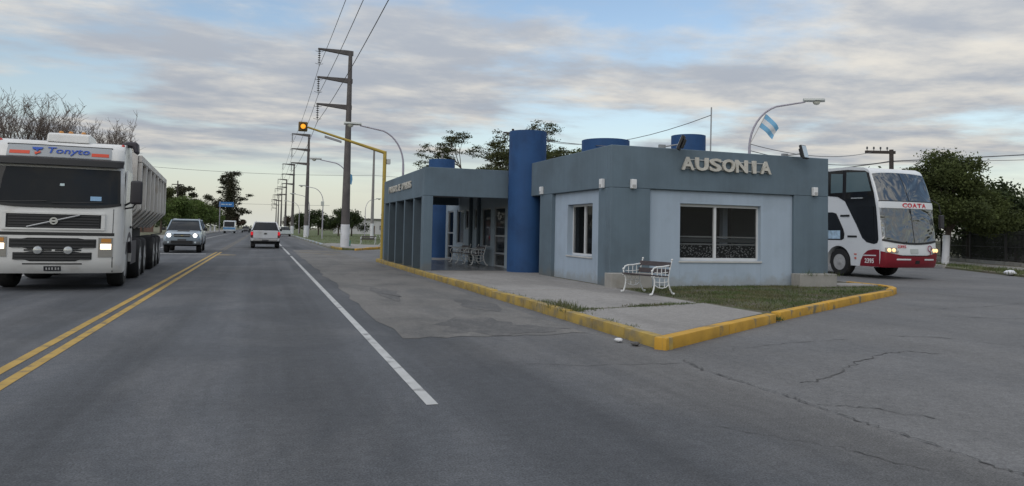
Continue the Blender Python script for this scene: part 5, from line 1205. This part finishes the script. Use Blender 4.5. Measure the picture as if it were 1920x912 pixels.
gpol = [(8.08, 15.2), (9.1, 15.25), (9.15, 15.84), (13.45, 15.84), (13.45, 15.2), (15.1, 15.2), (16.1, 15.5), (16.25, 17), (15.95, 15.1), (15.1, 14.45), (8.28, 10.3), (8.1, 11.9), (8.06, 13)]
n_ = 60000; gx = 8+rng.random(n_)*8.4; gy = 10.1+rng.random(n_)*6.9; k_ = inpoly(gx, gy, gpol)
bare_ = np.exp(-(((gx-13.0)/1.6)**2+((gy-14.75)/.28)**2))+.7*np.exp(-(((gx-11)/.5)**2+((gy-15.2)/.3)**2))
pat = .5+.5*np.sin(gx*2.3+1.7*np.sin(gy*1.9))*np.sin(gy*3.1+gx*.7)
k_ &= rng.random(n_) > bare_*.9; k_ &= rng.random(n_) < .15+.85*pat
Gp = np.stack([gx[k_], gy[k_], np.full(k_.sum(), IZ-.008)], 1)
tag(quads('grass', blades(Gp, .025, .075, .006), M_grass), 'short patchy grass in front of the station facade', 'grass', kind='stuff')
def tuft(c, n, rad, h0, h1, wd=.006):
    q = rng.normal(0, 1, (n, 2))*rad; return blades(np.stack([c[0]+q[:, 0], c[1]+q[:, 1], np.full(n, c[2])], 1), h0, h1, wd, .45)
W = [tuft((4.9, 11.5, IZ), 260, .12, .05, .16), tuft((4.86, 10.9, IZ), 200, .10, .04, .14), tuft((4.9, 12.2, IZ), 140, .1, .03, .10), tuft((5.2, 11.1, IZ), 120, .12, .02, .06)]
for i in range(26): W.append(tuft((4.84+rng.random()*.05, 8.3+rng.random()*9, IZ-.01), 24, .07, .02, .06))
for i in range(22): t0 = rng.random(); W.append(tuft((4.9+t0*3.1, 11.06+t0*.85+rng.normal(0, .02), IZ-.01), 22, .07, .02, .05))
for i in range(12): t0 = .45+rng.random()*.55; W.append(tuft((4.9+t0*3.1, 11.06+t0*.85+rng.normal(0, .02), IZ-.01), 60, .10, .02, .07))
for i in range(14): W.append(tuft((13.65+rng.random()*1.2, 15.4+rng.random()*.3, IZ+.28), 9, .05, .06, .22, .004))
for i in range(60): p = RB(-4+rng.random()*36, .3+rng.random()*1.7); W.append(tuft((p[0], p[1], .08), 70, .35, .05, .22, .012))
for i in range(10): W.append(tuft((8.16+rng.random()*.06, 9.95+rng.random()*.3, .02), 20, .04, .03, .1))
tag(quads('weeds', np.concatenate(W), M_grass), 'tufts of weeds along kerbs, joints and planters', 'weeds', kind='stuff')
gl = []
for i in range(420): 
    x = 5+rng.random()*22; y = 62+rng.random()*60; gl.append(tuft((x, y, .1), 14, .5, .04, .12, .02))
tag(quads('lawn_grass', np.concatenate(gl), M_grass), 'rough lawn of the plaza beyond the cross street', 'grass', kind='stuff')
def stone(label, loc, r, m):
    mb = MB(); mb.lathe([(.001, -.5), (.6, -.42), (.95, -.1), (.9, .2), (.55, .5), (.001, .6)], 10, caps=False)
    mb.v = [(x*r*(1+.18*math.sin(3*y+z*4)), y*r*.8*(1+.2*math.cos(2*x+z*3)), z*r*.8) for x, y, z in mb.v]
    o = mb.build('stone', m, smooth=60); o.location = loc; return tag(o, label, 'stone')
stone('small white stone by the kerb near its corner', (4.42, 8.45, .025), .06, M_white)
stone('dark clod beside the white stone at the kerb corner', (4.50, 8.15, .02), .06, M_patch)
stone('white block at the edge of the far right weeds', (29.75, 21.85, .12), .26, M_white)
